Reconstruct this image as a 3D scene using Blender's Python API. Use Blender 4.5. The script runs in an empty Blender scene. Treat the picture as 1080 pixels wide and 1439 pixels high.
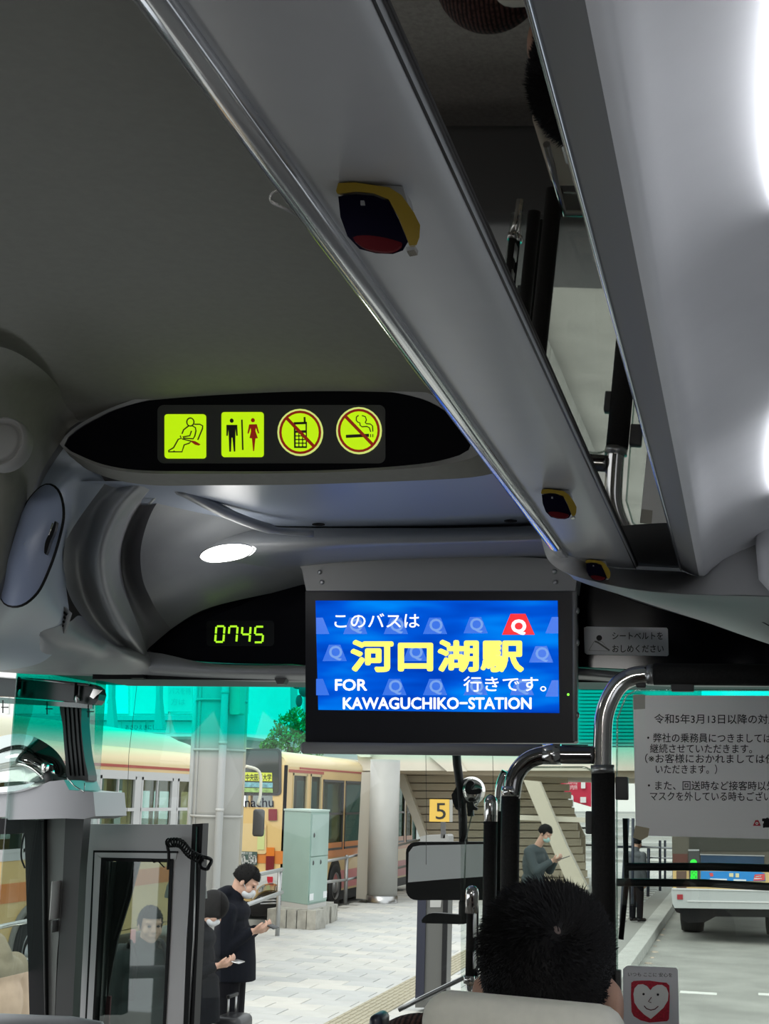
import bpy, bmesh, math, random
from mathutils import Vector, Matrix, Euler
random.seed(7)
SC = bpy.context.scene
COL = SC.collection
V = Vector
# ---------------------------------------------------------------- camera
F = 2000.0
EYE = V((0, 0, 2.45))
psi, th, rho = math.radians(14.19), math.radians(11.22), math.radians(1.5)
fw = V((-math.sin(psi)*math.cos(th), math.cos(psi)*math.cos(th), math.sin(th)))
r0 = V((math.cos(psi), math.sin(psi), 0)); u0 = r0.cross(fw)
RT = r0*math.cos(rho) + u0*math.sin(rho); UP = u0*math.cos(rho) - r0*math.sin(rho)
cam = bpy.data.cameras.new('camera'); co = bpy.data.objects.new('camera', cam); COL.objects.link(co)
co.matrix_world = Matrix(((RT.x, UP.x, -fw.x, EYE.x), (RT.y, UP.y, -fw.y, EYE.y), (RT.z, UP.z, -fw.z, EYE.z), (0, 0, 0, 1)))
cam.sensor_fit = 'VERTICAL'; cam.sensor_height = 36; cam.sensor_width = 27; cam.lens = F/1439*36
cam.clip_start = .02; cam.clip_end = 500
SC.camera = co
# ---------------------------------------------------------------- world, lights, exposure
w = bpy.data.worlds.new('overcast_sky'); SC.world = w; w.use_nodes = True
wn = w.node_tree.nodes; bg = wn['Background']; bg.inputs[0].default_value = (.93, .97, 1, 1); bg.inputs[1].default_value = 1.6
def lamp(name, kind, loc, power, color=(1, 1, 1), size=None, size_y=None, aim=None, spot=None, blend=.6, angle=None):
    L = bpy.data.lights.new(name, kind); L.energy = power; L.color = color
    if kind == 'AREA':
        L.size = size
        if size_y: L.shape = 'RECTANGLE'; L.size_y = size_y
    if kind in ('SPOT', 'POINT') and size: L.shadow_soft_size = size
    if kind == 'SPOT': L.spot_size = math.radians(spot); L.spot_blend = blend
    if angle: L.angle = angle
    o = bpy.data.objects.new(name, L); COL.objects.link(o); o.location = loc
    if aim is not None: o.rotation_euler = (V(aim)-V(loc)).to_track_quat('-Z', 'Y').to_euler()
    return o
lamp('sun', 'SUN', (0, 0, 30), 1.6, (1, .97, .9), aim=(10, 24, 0), angle=.7)
# daylight entering by the cabin's side windows, and an added fill lamp behind the camera
lamp('left_window_daylight', 'AREA', (-2.05, 2.0, 2.15), 6.5, (.88, .94, 1), 2.2, .6, aim=(-.2, 2.0, 2.9))
lamp('right_window_daylight', 'AREA', (.28, 1.1, 2.42), 3.2, (.86, .92, 1), 2.4, .5, aim=(-.2, 1.1, 2.85))
lamp('rear_fill_lamp', 'AREA', (-.35, -1.3, 3.19), 38.0, (1, .98, .94), 1.2, .28, aim=(-.55, 3, 1.9))  # added fill for surfaces facing the camera, no such fixture modelled
SC.view_settings.view_transform = 'Standard'; SC.view_settings.look = 'None'
SC.view_settings.exposure = 0; SC.view_settings.gamma = 1
SC.view_settings.use_curve_mapping = False
try:
    SC.cycles.max_bounces = 8; SC.cycles.transparent_max_bounces = 16; SC.cycles.sample_clamp_indirect = 4
    SC.cycles.caustics_reflective = False; SC.cycles.caustics_refractive = False
    SC.cycles.use_denoising = True
except Exception: pass
# ---------------------------------------------------------------- pixel helpers (photo frame 1080 x 1439)
def ray(px, py): return fw + RT*((px-540)/F) + UP*((719.5-py)/F)
def at(px, py, Y): d = ray(px, py); return EYE + d*(Y/d.y)
def atx(px, py, X): d = ray(px, py); return EYE + d*((X-EYE.x)/d.x)
def atz(px, py, Z): d = ray(px, py); return EYE + d*((Z-EYE.z)/d.z)
def pix(p):
    d = V(p)-EYE; k = d.dot(fw)
    return 540+F*d.dot(RT)/k, 719.5-F*d.dot(UP)/k
# ---------------------------------------------------------------- materials
MATS = {}
def M(name, col=(.5, .5, .5), rough=.5, metal=0, nz=0, nscale=20, bump=0, spec=.5, coat=0, emit=None, estr=0):
    if name in MATS: return MATS[name]
    m = bpy.data.materials.new(name); m.use_nodes = True; nt = m.node_tree; b = nt.nodes['Principled BSDF']
    b.inputs['Base Color'].default_value = (*col, 1); b.inputs['Roughness'].default_value = rough
    b.inputs['Metallic'].default_value = metal; b.inputs['Specular IOR Level'].default_value = spec
    b.inputs['Coat Weight'].default_value = coat
    if emit: b.inputs['Emission Color'].default_value = (*emit, 1); b.inputs['Emission Strength'].default_value = estr
    if nz or bump:
        tc = nt.nodes.new('ShaderNodeTexCoord'); n = nt.nodes.new('ShaderNodeTexNoise')
        n.inputs['Scale'].default_value = nscale; n.inputs['Detail'].default_value = 5
        nt.links.new(tc.outputs['Object'], n.inputs['Vector'])
        if nz:
            r = nt.nodes.new('ShaderNodeValToRGB')
            r.color_ramp.elements[0].position = .3; r.color_ramp.elements[1].position = .7
            r.color_ramp.elements[0].color = (*[c*(1-nz) for c in col], 1)
            r.color_ramp.elements[1].color = (*[min(1, c*(1+nz)) for c in col], 1)
            nt.links.new(n.outputs['Fac'], r.inputs['Fac']); nt.links.new(r.outputs['Color'], b.inputs['Base Color'])
        if bump:
            bp = nt.nodes.new('ShaderNodeBump'); bp.inputs['Strength'].default_value = bump; bp.inputs['Distance'].default_value = .01
            nt.links.new(n.outputs['Fac'], bp.inputs['Height']); nt.links.new(bp.outputs['Normal'], b.inputs['Normal'])
    MATS[name] = m; return m
def GL(name, col=(1, 1, 1), refl=.06, rough=.02, zband=None):
    "thin pane: tinted transparency plus a glossy reflection; zband = (z0, z1, colour above)"
    if name in MATS: return MATS[name]
    m = bpy.data.materials.new(name); m.use_nodes = True; nt = m.node_tree; nt.nodes.clear()
    out = nt.nodes.new('ShaderNodeOutputMaterial'); mx = nt.nodes.new('ShaderNodeMixShader')
    t = nt.nodes.new('ShaderNodeBsdfTransparent'); g = nt.nodes.new('ShaderNodeBsdfGlossy')
    t.inputs[0].default_value = (*col, 1); g.inputs['Roughness'].default_value = rough
    mx.inputs[0].default_value = refl
    if zband:
        ge = nt.nodes.new('ShaderNodeNewGeometry'); sp = nt.nodes.new('ShaderNodeSeparateXYZ'); mr = nt.nodes.new('ShaderNodeMapRange')
        mc = nt.nodes.new('ShaderNodeMix'); mc.data_type = 'RGBA'
        nt.links.new(ge.outputs['Position'], sp.inputs[0]); nt.links.new(sp.outputs['Z'], mr.inputs['Value'])
        mr.inputs['From Min'].default_value = zband[0]; mr.inputs['From Max'].default_value = zband[1]
        nt.links.new(mr.outputs[0], mc.inputs[0]); mc.inputs[6].default_value = (*col, 1); mc.inputs[7].default_value = (*zband[2], 1)
        nt.links.new(mc.outputs[2], t.inputs[0])
    nt.links.new(t.outputs[0], mx.inputs[1]); nt.links.new(g.outputs[0], mx.inputs[2]); nt.links.new(mx.outputs[0], out.inputs[0])
    MATS[name] = m; return m
def EM(name, col, s=1):
    if name in MATS: return MATS[name]
    m = bpy.data.materials.new(name); m.use_nodes = True; b = m.node_tree.nodes['Principled BSDF']
    b.inputs['Base Color'].default_value = (.02, .02, .02, 1); b.inputs['Roughness'].default_value = .3
    b.inputs['Emission Color'].default_value = (*col, 1); b.inputs['Emission Strength'].default_value = s
    MATS[name] = m; return m
# ---------------------------------------------------------------- object helpers
def link(name, me, mat=None, parent=None, smooth=False):
    me.name = name
    if mat:
        for mm in (mat if isinstance(mat, (list, tuple)) else [mat]): me.materials.append(mm)
    if smooth:
        for p in me.polygons: p.use_smooth = True
    o = bpy.data.objects.new(name, me); COL.objects.link(o)
    if parent: o.parent = parent; o.matrix_parent_inverse = parent.matrix_world.inverted()
    return o
def tag(o, label=None, cat=None, group=None, kind=None):
    if label: o['label'] = label
    if cat: o['category'] = cat
    if group: o['group'] = group
    if kind: o['kind'] = kind
    return o
def empty(name, loc, label=None, cat=None, group=None, kind=None, rz=0):
    o = bpy.data.objects.new(name, None); COL.objects.link(o); o.empty_display_size = .1
    o.matrix_world = Matrix.Translation(V(loc)) @ Matrix.Rotation(rz, 4, 'Z')
    return tag(o, label, cat, group, kind)
class B:
    "collects world-space shapes into one mesh object"
    def __init__(s): s.v = []; s.f = []; s.sm = []
    def add(s, vs, fs, smooth=False):
        n = len(s.v); s.v += [tuple(x) for x in vs]; s.f += [tuple(i+n for i in f) for f in fs]; s.sm += [smooth]*len(fs); return s
    def box(s, a, b, mtx=None):
        (x0, y0, z0), (x1, y1, z1) = a, b
        if x0 > x1: x0, x1 = x1, x0
        if y0 > y1: y0, y1 = y1, y0
        if z0 > z1: z0, z1 = z1, z0
        c = [V((x, y, z)) for z in (z0, z1) for y in (y0, y1) for x in (x0, x1)]
        if mtx: c = [mtx @ q for q in c]
        return s.add(c, [(0, 2, 3, 1), (4, 5, 7, 6), (0, 1, 5, 4), (2, 6, 7, 3), (0, 4, 6, 2), (1, 3, 7, 5)])
    def rbox(s, a, b, r=.01, seg=2, mtx=None):
        bm = bmesh.new(); bmesh.ops.create_cube(bm, size=1)
        a, b = V(a), V(b); c = (a+b)/2; d = b-a
        for v_ in bm.verts: v_.co = V((c.x+v_.co.x*abs(d.x), c.y+v_.co.y*abs(d.y), c.z+v_.co.z*abs(d.z)))
        bmesh.ops.bevel(bm, geom=bm.edges[:], offset=min(r, .49*min(abs(d.x), abs(d.y), abs(d.z))), segments=seg, affect='EDGES', profile=.5)
        bm.verts.index_update()
        vs = [(mtx @ q.co if mtx else q.co.copy()) for q in bm.verts]; fs = [tuple(q.index for q in f.verts) for f in bm.faces]; bm.free()
        return s.add(vs, fs, True)
    def prism(s, pts, vec, smooth=False):
        pts = [V(p) for p in pts]; vec = V(vec); n = len(pts)
        nrm = V((0, 0, 0))
        for i in range(n): nrm += pts[i].cross(pts[(i+1) % n])
        if nrm.dot(vec) > 0: pts = pts[::-1]
        return s.add(pts+[p+vec for p in pts], [tuple(range(n)), tuple(range(2*n-1, n-1, -1))]+[(i, i+n, (i+1) % n+n, (i+1) % n) for i in range(n)], smooth)
    def tube(s, pts, r, n=12, caps=True, closed=False):
        pts = [V(p) for p in pts]; m = len(pts); rs = r if isinstance(r, (list, tuple)) else [r]*m
        vs = []; prev = None
        for i, p in enumerate(pts):
            if closed: t = pts[(i+1) % m]-pts[i-1]
            else: t = pts[min(i+1, m-1)]-pts[max(i-1, 0)]
            t.normalize()
            if prev is None:
                a = V((0, 0, 1)) if abs(t.z) < .9 else V((1, 0, 0)); x = t.cross(a).normalized()
            else:
                x = (prev - t*prev.dot(t)).normalized()
            prev = x; y = t.cross(x)
            vs += [p+(x*math.cos(2*math.pi*k/n)+y*math.sin(2*math.pi*k/n))*rs[i] for k in range(n)]
        fs = []
        for i in range(m if closed else m-1):
            j = (i+1) % m
            fs += [(i*n+k, i*n+(k+1) % n, j*n+(k+1) % n, j*n+k) for k in range(n)]
        s.add(vs, fs, True)
        if caps and not closed:
            s.add(vs[:n], [tuple(range(n))[::-1]]); s.add(vs[-n:], [tuple(range(n))])
        return s
    def ell(s, c, r, rot=None, nu=16, nv=10):
        c = V(c); vs = []; R = rot or Matrix.Identity(3)
        for j in range(nv+1):
            a = math.pi*j/nv
            for i in range(nu):
                b = 2*math.pi*i/nu; vs.append(c + R @ V((r[0]*math.sin(a)*math.cos(b), r[1]*math.sin(a)*math.sin(b), r[2]*math.cos(a))))
        fs = [(j*nu+i, (j+1)*nu+i, (j+1)*nu+(i+1) % nu, j*nu+(i+1) % nu) for j in range(nv) for i in range(nu)]
        return s.add(vs, fs, True)
    def lathe(s, prof, c, ax=V((0, 0, 1)), n=24):
        "prof: (radius, height) along ax"
        ax = V(ax).normalized(); a = V((0, 0, 1)) if abs(ax.z) < .9 else V((1, 0, 0)); x = ax.cross(a).normalized(); y = ax.cross(x); c = V(c)
        vs = [c+ax*h+(x*math.cos(2*math.pi*k/n)+y*math.sin(2*math.pi*k/n))*max(r, 1e-4) for r, h in prof for k in range(n)]
        fs = [(i*n+k, i*n+(k+1) % n, (i+1)*n+(k+1) % n, (i+1)*n+k) for i in range(len(prof)-1) for k in range(n)]
        return s.add(vs, fs, True)
    def build(s, name, mat, parent=None, fix=True):
        me = bpy.data.meshes.new(name); me.from_pydata(s.v, [], s.f)
        for p, q in zip(me.polygons, s.sm): p.use_smooth = q
        if fix:
            bm = bmesh.new(); bm.from_mesh(me); bmesh.ops.remove_doubles(bm, verts=bm.verts, dist=1e-6); bmesh.ops.recalc_face_normals(bm, faces=bm.faces); bm.to_mesh(me); bm.free()
        return link(name, me, mat, parent)
def catmull(pts, n, closed=False):
    pts = [V(p) for p in pts]; m = len(pts)
    if m < 3 and not closed: return [pts[0].lerp(pts[-1], i/(n-1)) for i in range(n)]
    segs = m if closed else m-1; dense = []
    for i in range(segs):
        if closed: p0, p1, p2, p3 = pts[i-1], pts[i], pts[(i+1) % m], pts[(i+2) % m]
        else: p0, p1, p2, p3 = pts[max(i-1, 0)], pts[i], pts[i+1], pts[min(i+2, m-1)]
        for k in range(16):
            t = k/16; dense.append(.5*((2*p1)+(p2-p0)*t+(2*p0-5*p1+4*p2-p3)*t*t+(3*p1-p0-3*p2+p3)*t**3))
    dense.append(pts[0] if closed else pts[-1])
    L = [0]
    for a, b in zip(dense, dense[1:]): L.append(L[-1]+(b-a).length)
    out = []; j = 0; N = n if closed else n-1
    for i in range(n):
        d = L[-1]*i/N
        while j < len(L)-2 and L[j+1] < d: j += 1
        out.append(dense[j].lerp(dense[j+1], (d-L[j])/max(L[j+1]-L[j], 1e-9)))
    return out
def PP(lst, Y=None):
    "pixel list -> world points; entries (px, py[, Y])"
    return [at(p[0], p[1], p[2] if len(p) > 2 else Y) for p in lst]
def loft(name, rows, mat, parent=None, nu=40, nv=4, cross=False, thick=0, curved=True):
    "surface through rows of world points"
    R = [catmull(r, nu) if curved else [V(p) for p in r] for r in rows]; nu = len(R[0])
    if cross and len(R) > 2:
        cols = [catmull([r[i] for r in R], (len(R)-1)*nv+1) for i in range(nu)]
        G = [[cols[i][j] for i in range(nu)] for j in range(len(cols[0]))]
    else:
        G = []
        for a, b in zip(R, R[1:]):
            for k in range(nv): G.append([a[i].lerp(b[i], k/nv) for i in range(nu)])
        G.append(R[-1])
    vs = [p for g in G for p in g]
    fs = [(j*nu+i, j*nu+i+1, (j+1)*nu+i+1, (j+1)*nu+i) for j in range(len(G)-1) for i in range(nu-1)]
    b = B().add(vs, fs, True); o = b.build(name, mat, parent)
    if thick:
        md = o.modifiers.new('shell', 'SOLIDIFY'); md.thickness = thick; md.offset = 0
    return o
def plate(name, px, Y, mat, parent=None, thick=.006, n=None, closed_curve=False):
    "flat plate facing the seats: pixel outline in the plane y = Y, thickness going away"
    pts = PP(px, Y)
    if closed_curve: pts = catmull(pts, n or 60, True)
    return B().prism(pts, (0, thick, 0)).build(name, mat, parent)
def rrect(x0, y0, x1, y1, r, n=5):
    out = []
    for cx, cy, a0 in ((x1-r, y0+r, -90), (x1-r, y1-r, 0), (x0+r, y1-r, 90), (x0+r, y0+r, 180)):
        for k in range(n+1):
            a = math.radians(a0+90*k/n); out.append((cx+r*math.cos(a), cy+r*math.sin(a)))
    return out
def circ(cx, cy, r, n=28, ry=None): return [(cx+r*math.cos(2*math.pi*k/n), cy+(ry or r)*math.sin(2*math.pi*k/n)) for k in range(n)]
def stroke(b, pts, wd, Y, closed=False, Yt=.0012):
    "flat line of constant width, pixels, in plane y = Y"
    q = [V((p[0], p[1])) for p in pts]; m = len(q); L = []; Rr = []
    for i in range(m):
        t = (q[(i+1) % m]-q[i-1]) if closed else (q[min(i+1, m-1)]-q[max(i-1, 0)])
        t.normalize(); nn = V((-t.y, t.x))*wd/2; L.append(q[i]+nn); Rr.append(q[i]-nn)
    for i in range(m if closed else m-1):
        j = (i+1) % m; b.prism([at(*L[i], Y), at(*L[j], Y), at(*Rr[j], Y), at(*Rr[i], Y)], (0, Yt, 0))
    return b
_fc = {}
def text(name, s, px, py, h, Y, mat, parent=None, bold=0, sx=1, plane=None, spacing=1, slope=0, shear=0):
    "lettering: baseline start px,py and em height h in pixels on plane y = Y (or plane(px,py)->point)"
    c = bpy.data.curves.new(name, 'FONT'); c.body = s; c.space_character = spacing; c.shear = shear; c.resolution_u = 3
    o = bpy.data.objects.new(name, c); COL.objects.link(o)
    dg = bpy.context.evaluated_depsgraph_get(); me = bpy.data.meshes.new_from_object(o.evaluated_get(dg))
    bpy.data.objects.remove(o); f = plane or (lambda a, b_: at(a, b_, Y))
    src = [(v_.co.x*h*sx, v_.co.y*h) for v_ in me.vertices]; fc = [tuple(p.vertices) for p in me.polygons]; bpy.data.meshes.remove(me)
    e_ = bold*h; b = B()
    for dx, dy in (((0, 0),) if e_ < .05 else ((-e_, 0), (e_, 0), (0, -e_), (0, e_), (0, 0)) if bold < .03 else [(e_*math.cos(a*math.pi/4), e_*math.sin(a*math.pi/4)) for a in range(8)]+[(0, 0), (e_/2, 0), (-e_/2, 0)]):
        b.add([f(px+x+dx, py-y-dy+x*slope) for x, y in src], fc)
    return b.build(name, mat, parent, fix=False)
def textw(name, s, px0, px1, py, h, Y, mat, parent=None, **k):
    "same, squeezed to span px0..px1"
    c = bpy.data.curves.new(name, 'FONT'); c.body = s; c.space_character = k.get('spacing', 1)
    o = bpy.data.objects.new(name, c); COL.objects.link(o); bpy.context.view_layer.update()
    xs = [q[0] for q in o.bound_box]; wd = max(xs)-min(xs); x0 = min(xs); bpy.data.objects.remove(o)
    sx = (px1-px0)/(wd*h)
    return text(name, s, px0-x0*h*sx, py, h, Y, mat, parent, sx=sx, **k)
# common materials
m_ceil = M('ceiling_cloth', (.28, .28, .25), .9, nz=.04, nscale=60, bump=.05)
m_grey = M('grey_moulding', (.33, .33, .33), .55, nz=.03, nscale=30)
m_dome = M('dome_plastic', (.29, .30, .31), .38, nz=.03, nscale=30)
m_dgrey = M('dark_grey_plastic', (.09, .09, .09), .5, spec=.3)
m_black = M('black_plastic', (.010, .010, .011), .45, spec=.2)
m_rub = M('black_foam_pad', (.02, .019, .018), .65, nz=.2, nscale=200, bump=.1, spec=.2)
m_gloss = M('black_gloss_panel', (.003, .003, .005), .12, spec=.14)
m_chrome = M('chrome', (.75, .73, .7), .12, 1)
m_steel = M('brushed_steel', (.45, .45, .45), .3, 1)
m_white = M('rack_white', (.62, .62, .64), .42, nz=.02, nscale=20)
m_rack = M('rack_grey', (.40, .405, .41), .3, nz=.02, nscale=25)
m_paper = M('laminated_paper', (.92, .92, .90), .3)
m_ink = M('black_ink', (.01, .01, .01), .6)
m_red = M('red_ink', (.55, .01, .03), .5)
# ================================================================ BUS SHELL
XL, XR = -2.1, .3
wl = empty('wall_left', (XL, 1, 1.25), kind='structure')
B().box((XL-.05, -3, 1.2), (XL, 3.45, 3.4)).build('side_panel', m_grey, wl)
B().box((XL-.05, 3.45, 2.8), (XL, 4.6, 3.4)).build('upper_side_panel', m_grey, wl)
wr = empty('wall_right', (XR, 1, 1.25), kind='structure')
B().box((XR, -3, 1.2), (XR+.05, 3.9, 3.4)).build('side_panel', m_grey, wr)
tag(B().box((XL, -3.05, 1.2), (XR, -3, 3.4)).build('wall_back', m_grey), kind='structure')
tag(B().box((XL, -3, 1.15), (XR, 4.6, 1.22)).build('floor', M('bus_floor', (.24, .22, .20), .6, nz=.2, nscale=80)), kind='structure')
tag(B().box((XL-.05, -3, 3.4), (XR+.05, 4.75, 3.45)).build('roof', m_dgrey), kind='structure')
# ceiling: gentle curved cross-section run along the bus, drooping towards the sign bulkhead
YB = 2.6
def ceil_row(y, k):
    prof = [(-1.95, .50), (-1.75, .66), (-1.5, .755), (-1.2, .80), (-.9, .81), (-.65, .80), (-.5, .775), (-.385, .70), (-.32, .62), (-.287, .5)]
    return [V((x, y, EYE.z+h-k*(.6 if h > .7 else .2))) for x, h in prof]
rows = [ceil_row(y, k) for y, k in ((-2.9, 0), (.5, 0), (1.6, 0), (2.2, .012), (2.45, .035), (2.61, .08))]
tag(loft('ceiling', rows, m_ceil, nu=60, nv=8, cross=True), kind='structure')
# ---------------- luggage rack on the right: profile (x, height above eye) run along the bus
rack = empty('luggage_rack', (-.1, 1.0, EYE.z+.42), 'grey overhead luggage rack with dark mirrored strip along its underside', 'luggage rack')
RY0, RY1 = -.4, 2.42
SH = .025
def yend(x):
    T = [(-.5, 2.40), (-.342, 2.42), (-.312, 2.45), (-.26, 2.52), (-.2, 2.56), (-.126, 2.57), (-.092, 2.50), (-.06, 2.49), (.04, 2.50), (.3, 2.5)]
    for (a, c), (a2, c2) in zip(T, T[1:]):
        if a <= x <= a2: return c+(c2-c)*(x-a)/(a2-a)
    return 2.5
def run(name, prof, mat, y0=RY0, y1=None, parent=None, ny=2, thick=0):
    rws = [[V((x+(SH if x < .2 else 0), y0+((yend(x) if y1 is None else y1)-y0)*k/(ny-1), EYE.z+h)) for x, h in prof] for k in range(ny)]
    o = loft(name, rws, mat, parent, nu=len(prof), nv=1, curved=False)
    if thick:
        md = o.modifiers.new('shell', 'SOLIDIFY'); md.thickness = thick; md.offset = 0
    return o
run('inner_panel', [(-.312, .418), (-.29, .412), (-.26, .409), (-.23, .408), (-.204, .409), (-.2, .416)], m_rack, parent=rack)
lip = [(-.312, .418), (-.3125, .4125), (-.316, .4115), (-.322, .4112), (-.328, .4124), (-.334, .4155), (-.339, .421), (-.342, .430), (-.342, .445), (-.336, .46), (-.30, .50)]
run('edge_trim', lip, M('glossy_edge_trim', (.55, .56, .57), .1, .6, coat=.5), parent=rack)
run('mirror_strip', [(-.2, .4140), (-.126, .4105)], M('dark_mirror_glass', (.45, .43, .41), .012, 1), parent=rack, ny=2)
run('strip_seal', [(-.2, .410), (-.2, .418), (-.204, .418), (-.205, .408), (-.202, .406)], m_black, parent=rack)
run('strip_bead', [(-.126, .416), (-.127, .407), (-.1245, .405), (-.123, .407)], M('bright_bead', (.7, .75, .8), .15, .9), parent=rack)
run('ridge_panel', [(-.123, .407), (-.112, .398), (-.10, .389), (-.092, .385)], M('rack_mid_grey', (.16, .16, .165), .5), parent=rack)
outp = [(-.092, .385), (-.085, .384), (-.078, .388), (-.068, .398), (-.05, .412), (-.02, .428), (.02, .445), (.08, .46), (.16, .47), (.24, .46), (.30, .43)]
run('outer_panel', outp, m_white, parent=rack)
B().prism([V((x+(SH if x < .2 else 0), yend(x)-.012, EYE.z+h+.004)) for x, h in [(-.33, .45), (-.312, .418), (-.2, .410), (-.126, .407), (-.092, .385), (-.068, .398), (-.02, .428), (.08, .46), (.3, .46), (.3, .8), (-.30, .8)]], (0, .012, 0)).build('end_cap', m_rack, rack)
# curved nose of the rack and the cover that sweeps forward from it above the driver
nose = empty('rack_end_fairing', at(860, 820, 2.5), 'grey swept fairing at the front end of the luggage rack', 'fairing')
loft('rim', [[V((x+SH, yend(x)+.002, EYE.z+h)) for x, h in [(-.343, .45), (-.342, .432), (-.328, .4124), (-.312, .416), (-.26, .409), (-.2, .408), (-.126, .405), (-.1, .389), (-.092, .385), (-.085, .384), (-.078, .388), (-.068, .398), (-.05, .412), (-.02, .428), (.02, .445), (.08, .46)]],
             PP([(760, 757), (769, 785), (787, 801), (815, 811), (860, 822), (900, 829), (930, 832), (955, 834), (980, 835), (1010, 836), (1045, 836), (1100, 838)], 2.46)], M('rim_satin', (.5, .5, .5), .35), nose, nu=80, nv=4)
loft('underside_cover', [PP([(787, 802), (815, 812), (860, 823), (900, 830), (955, 835), (1020, 837), (1120, 840)], 2.46),
              PP([(800, 808), (825, 818), (865, 832), (905, 842), (965, 850), (1030, 858), (1130, 870)], 2.75),
              PP([(806, 814), (830, 823), (872, 836), (930, 855), (990, 874), (1050, 895), (1140, 925)], 3.1)], M('fairing_plastic', (.40, .43, .42), .4), nose, nu=60, nv=5, cross=True)
B().tube(PP([(1015, 846), (1040, 857), (1060, 868), (1085, 882)], 2.85), .0012, 6).build('seam', m_dgrey, nose)
# rounded pillar cover at right edge
pc = B().tube([at(1095, 600, 2.42), at(1094, 690, 2.42), at(1092, 770, 2.42), at(1090, 815, 2.42), at(1093, 832, 2.42)], [.035, .036, .035, .028, .012], 20).build('pillar_cover', m_white)
tag(pc, 'rounded pale pillar cover at the end of the rack beside the window', 'pillar cover')
# glowing cabin lamps over the window seats
for k, (y0, y1, lab) in enumerate(((.62, 1.06, 'large glowing oblong cabin lamp, nearest, over the window seats'), (1.60, 2.12, 'narrow glowing cabin lamp close to the front end of the rack'))):
    xc = (.036, .057)[k]; hw = (.014, .013)[k]; zc = EYE.z+(.444, .449)[k]
    t = empty('cabin_lamp', (xc, (y0+y1)/2, zc), lab, 'lamp', 'cabin lamps above the windows')
    pts = [V((xc+hw*math.cos(a)*(1), (y0+y1)/2+(y1-y0)/2*math.copysign(abs(math.sin(a))**.6, math.sin(a)), zc)) for a in [2*math.pi*i/36 for i in range(36)]]
    B().ell((xc, (y0+y1)/2, zc), (hw, (y1-y0)/2, .016), None, 20, 16).build('diffuser', EM('lamp_diffuser', (.93, .96, 1), 13), t)
    B().tube([p+V((0, 0, .006)) for p in pts], .002, 6, closed=True).build('bezel', m_white, t)
# ---------------- sign bulkhead
OV = [(90, 626), (104, 607), (135, 588), (175, 571), (260, 551), (330, 543), (400, 540), (480, 543), (545, 550), (600, 563), (635, 585), (655, 608), (664, 622), (656, 634), (635, 643), (590, 652), (500, 659), (400, 662), (280, 662), (200, 661), (150, 654), (112, 640)]
OUT = [(79, 624), (90, 602), (122, 578), (166, 556), (250, 500), (320, 490), (400, 485), (480, 487), (560, 495), (640, 505), (700, 550), (730, 600), (735, 640), (700, 655), (660, 664), (600, 668), (500, 672), (400, 675), (280, 676), (205, 676), (150, 668), (104, 650)]
ovp = catmull(PP(OV, 2.56), 90, True); 
def ringloft(name, a, b, mat, parent=None, nv=3):
    n = len(a); rows = [[p.lerp(q, k/nv) for p, q in zip(a, b)] for k in range(nv+1)]
    vs = [p for r in rows for p in r]; fs = [(j*n+i, j*n+(i+1) % n, (j+1)*n+(i+1) % n, (j+1)*n+i) for j in range(nv) for i in range(n)]
    return B().add(vs, fs, True).build(name, mat, parent)
wf = empty('wall_front', at(380, 600, 2.6), kind='structure')
ovout = catmull(PP(OUT, 2.56), 90, True)
mid = [p.lerp(q, .35 if p.z < at(380, 615, 2.56).z else .14)+V((0, -.008, 0)) for p, q in zip(ovp, ovout)]
ringloft('bulkhead_rim', ovp, mid, m_grey, wf); ringloft('bulkhead_skirt', mid, [V((q.x, 2.60, q.z)) for q in ovout], m_ceil, wf)
sg = empty('sign_panel', at(380, 605, 2.6), 'black oval panel with four glowing green pictograms above the aisle', 'sign')
B().prism([p+V((0, .004, 0)) for p in ovp], (0, .02, 0)).build('backing', m_gloss, sg)
plate('bezel', rrect(221, 569, 541, 651, 9), 2.563, M('sign_bezel', (.035, .037, .035), .35), sg, .004)
mg = EM('sign_green', (.50, .83, .0), 1.0); mk = EM('sign_black', (.002, .002, .002), 0); mr = EM('sign_red', (.22, .005, .0), .9); mrim = EM('sign_rim', (.62, .72, .18), 1)
YS = 2.5605
def picture(kind): return None
p1 = plate('pictogram', rrect(231, 582, 289, 644, 4), YS, mg, sg, .003)
p2 = plate('pictogram', rrect(311, 579, 370, 642, 4), YS, mg, sg, .003)
def cp(a, b, s=170/1080., X=220, Yy=570): return (X+a*s, Yy+b*s)
def ln(lst, X=220, Yy=570): return [cp(a, b, X=X, Yy=Yy) for a, b in lst]
b = B()
stroke(b, [cp(300+32*math.cos(a), 146+36*math.sin(a)) for a in [2*math.pi*i/18 for i in range(18)]], 1.6, YS-.001, True)
for L in ([(285, 180), (262, 198), (240, 215), (225, 252)], [(318, 180), (345, 196), (350, 225), (340, 270), (325, 296), (240, 290), (232, 280), (295, 268), (310, 225)], [(335, 166), (385, 166), (410, 180), (408, 205), (366, 306)],
          [(210, 268), (218, 292), (192, 300), (150, 375), (105, 402), (104, 412), (225, 412), (245, 350), (290, 335), (310, 318), (225, 296)], [(150, 412), (158, 402)]):
    stroke(b, ln(L), 1.6, YS-.001)
b.build('person_outline', mk, p1)
B().prism(PP(ln([(318, 312), (345, 318), (390, 345), (375, 356), (340, 348), (300, 318)]), YS-.001), (0, .001, 0)).build('arm_rest', mr, p1)
b = B(); b.prism(PP([cp(669+17*math.cos(a), 134+19*math.sin(a)) for a in [2*math.pi*i/14 for i in range(14)]], YS-.001), (0, .001, 0))
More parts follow.
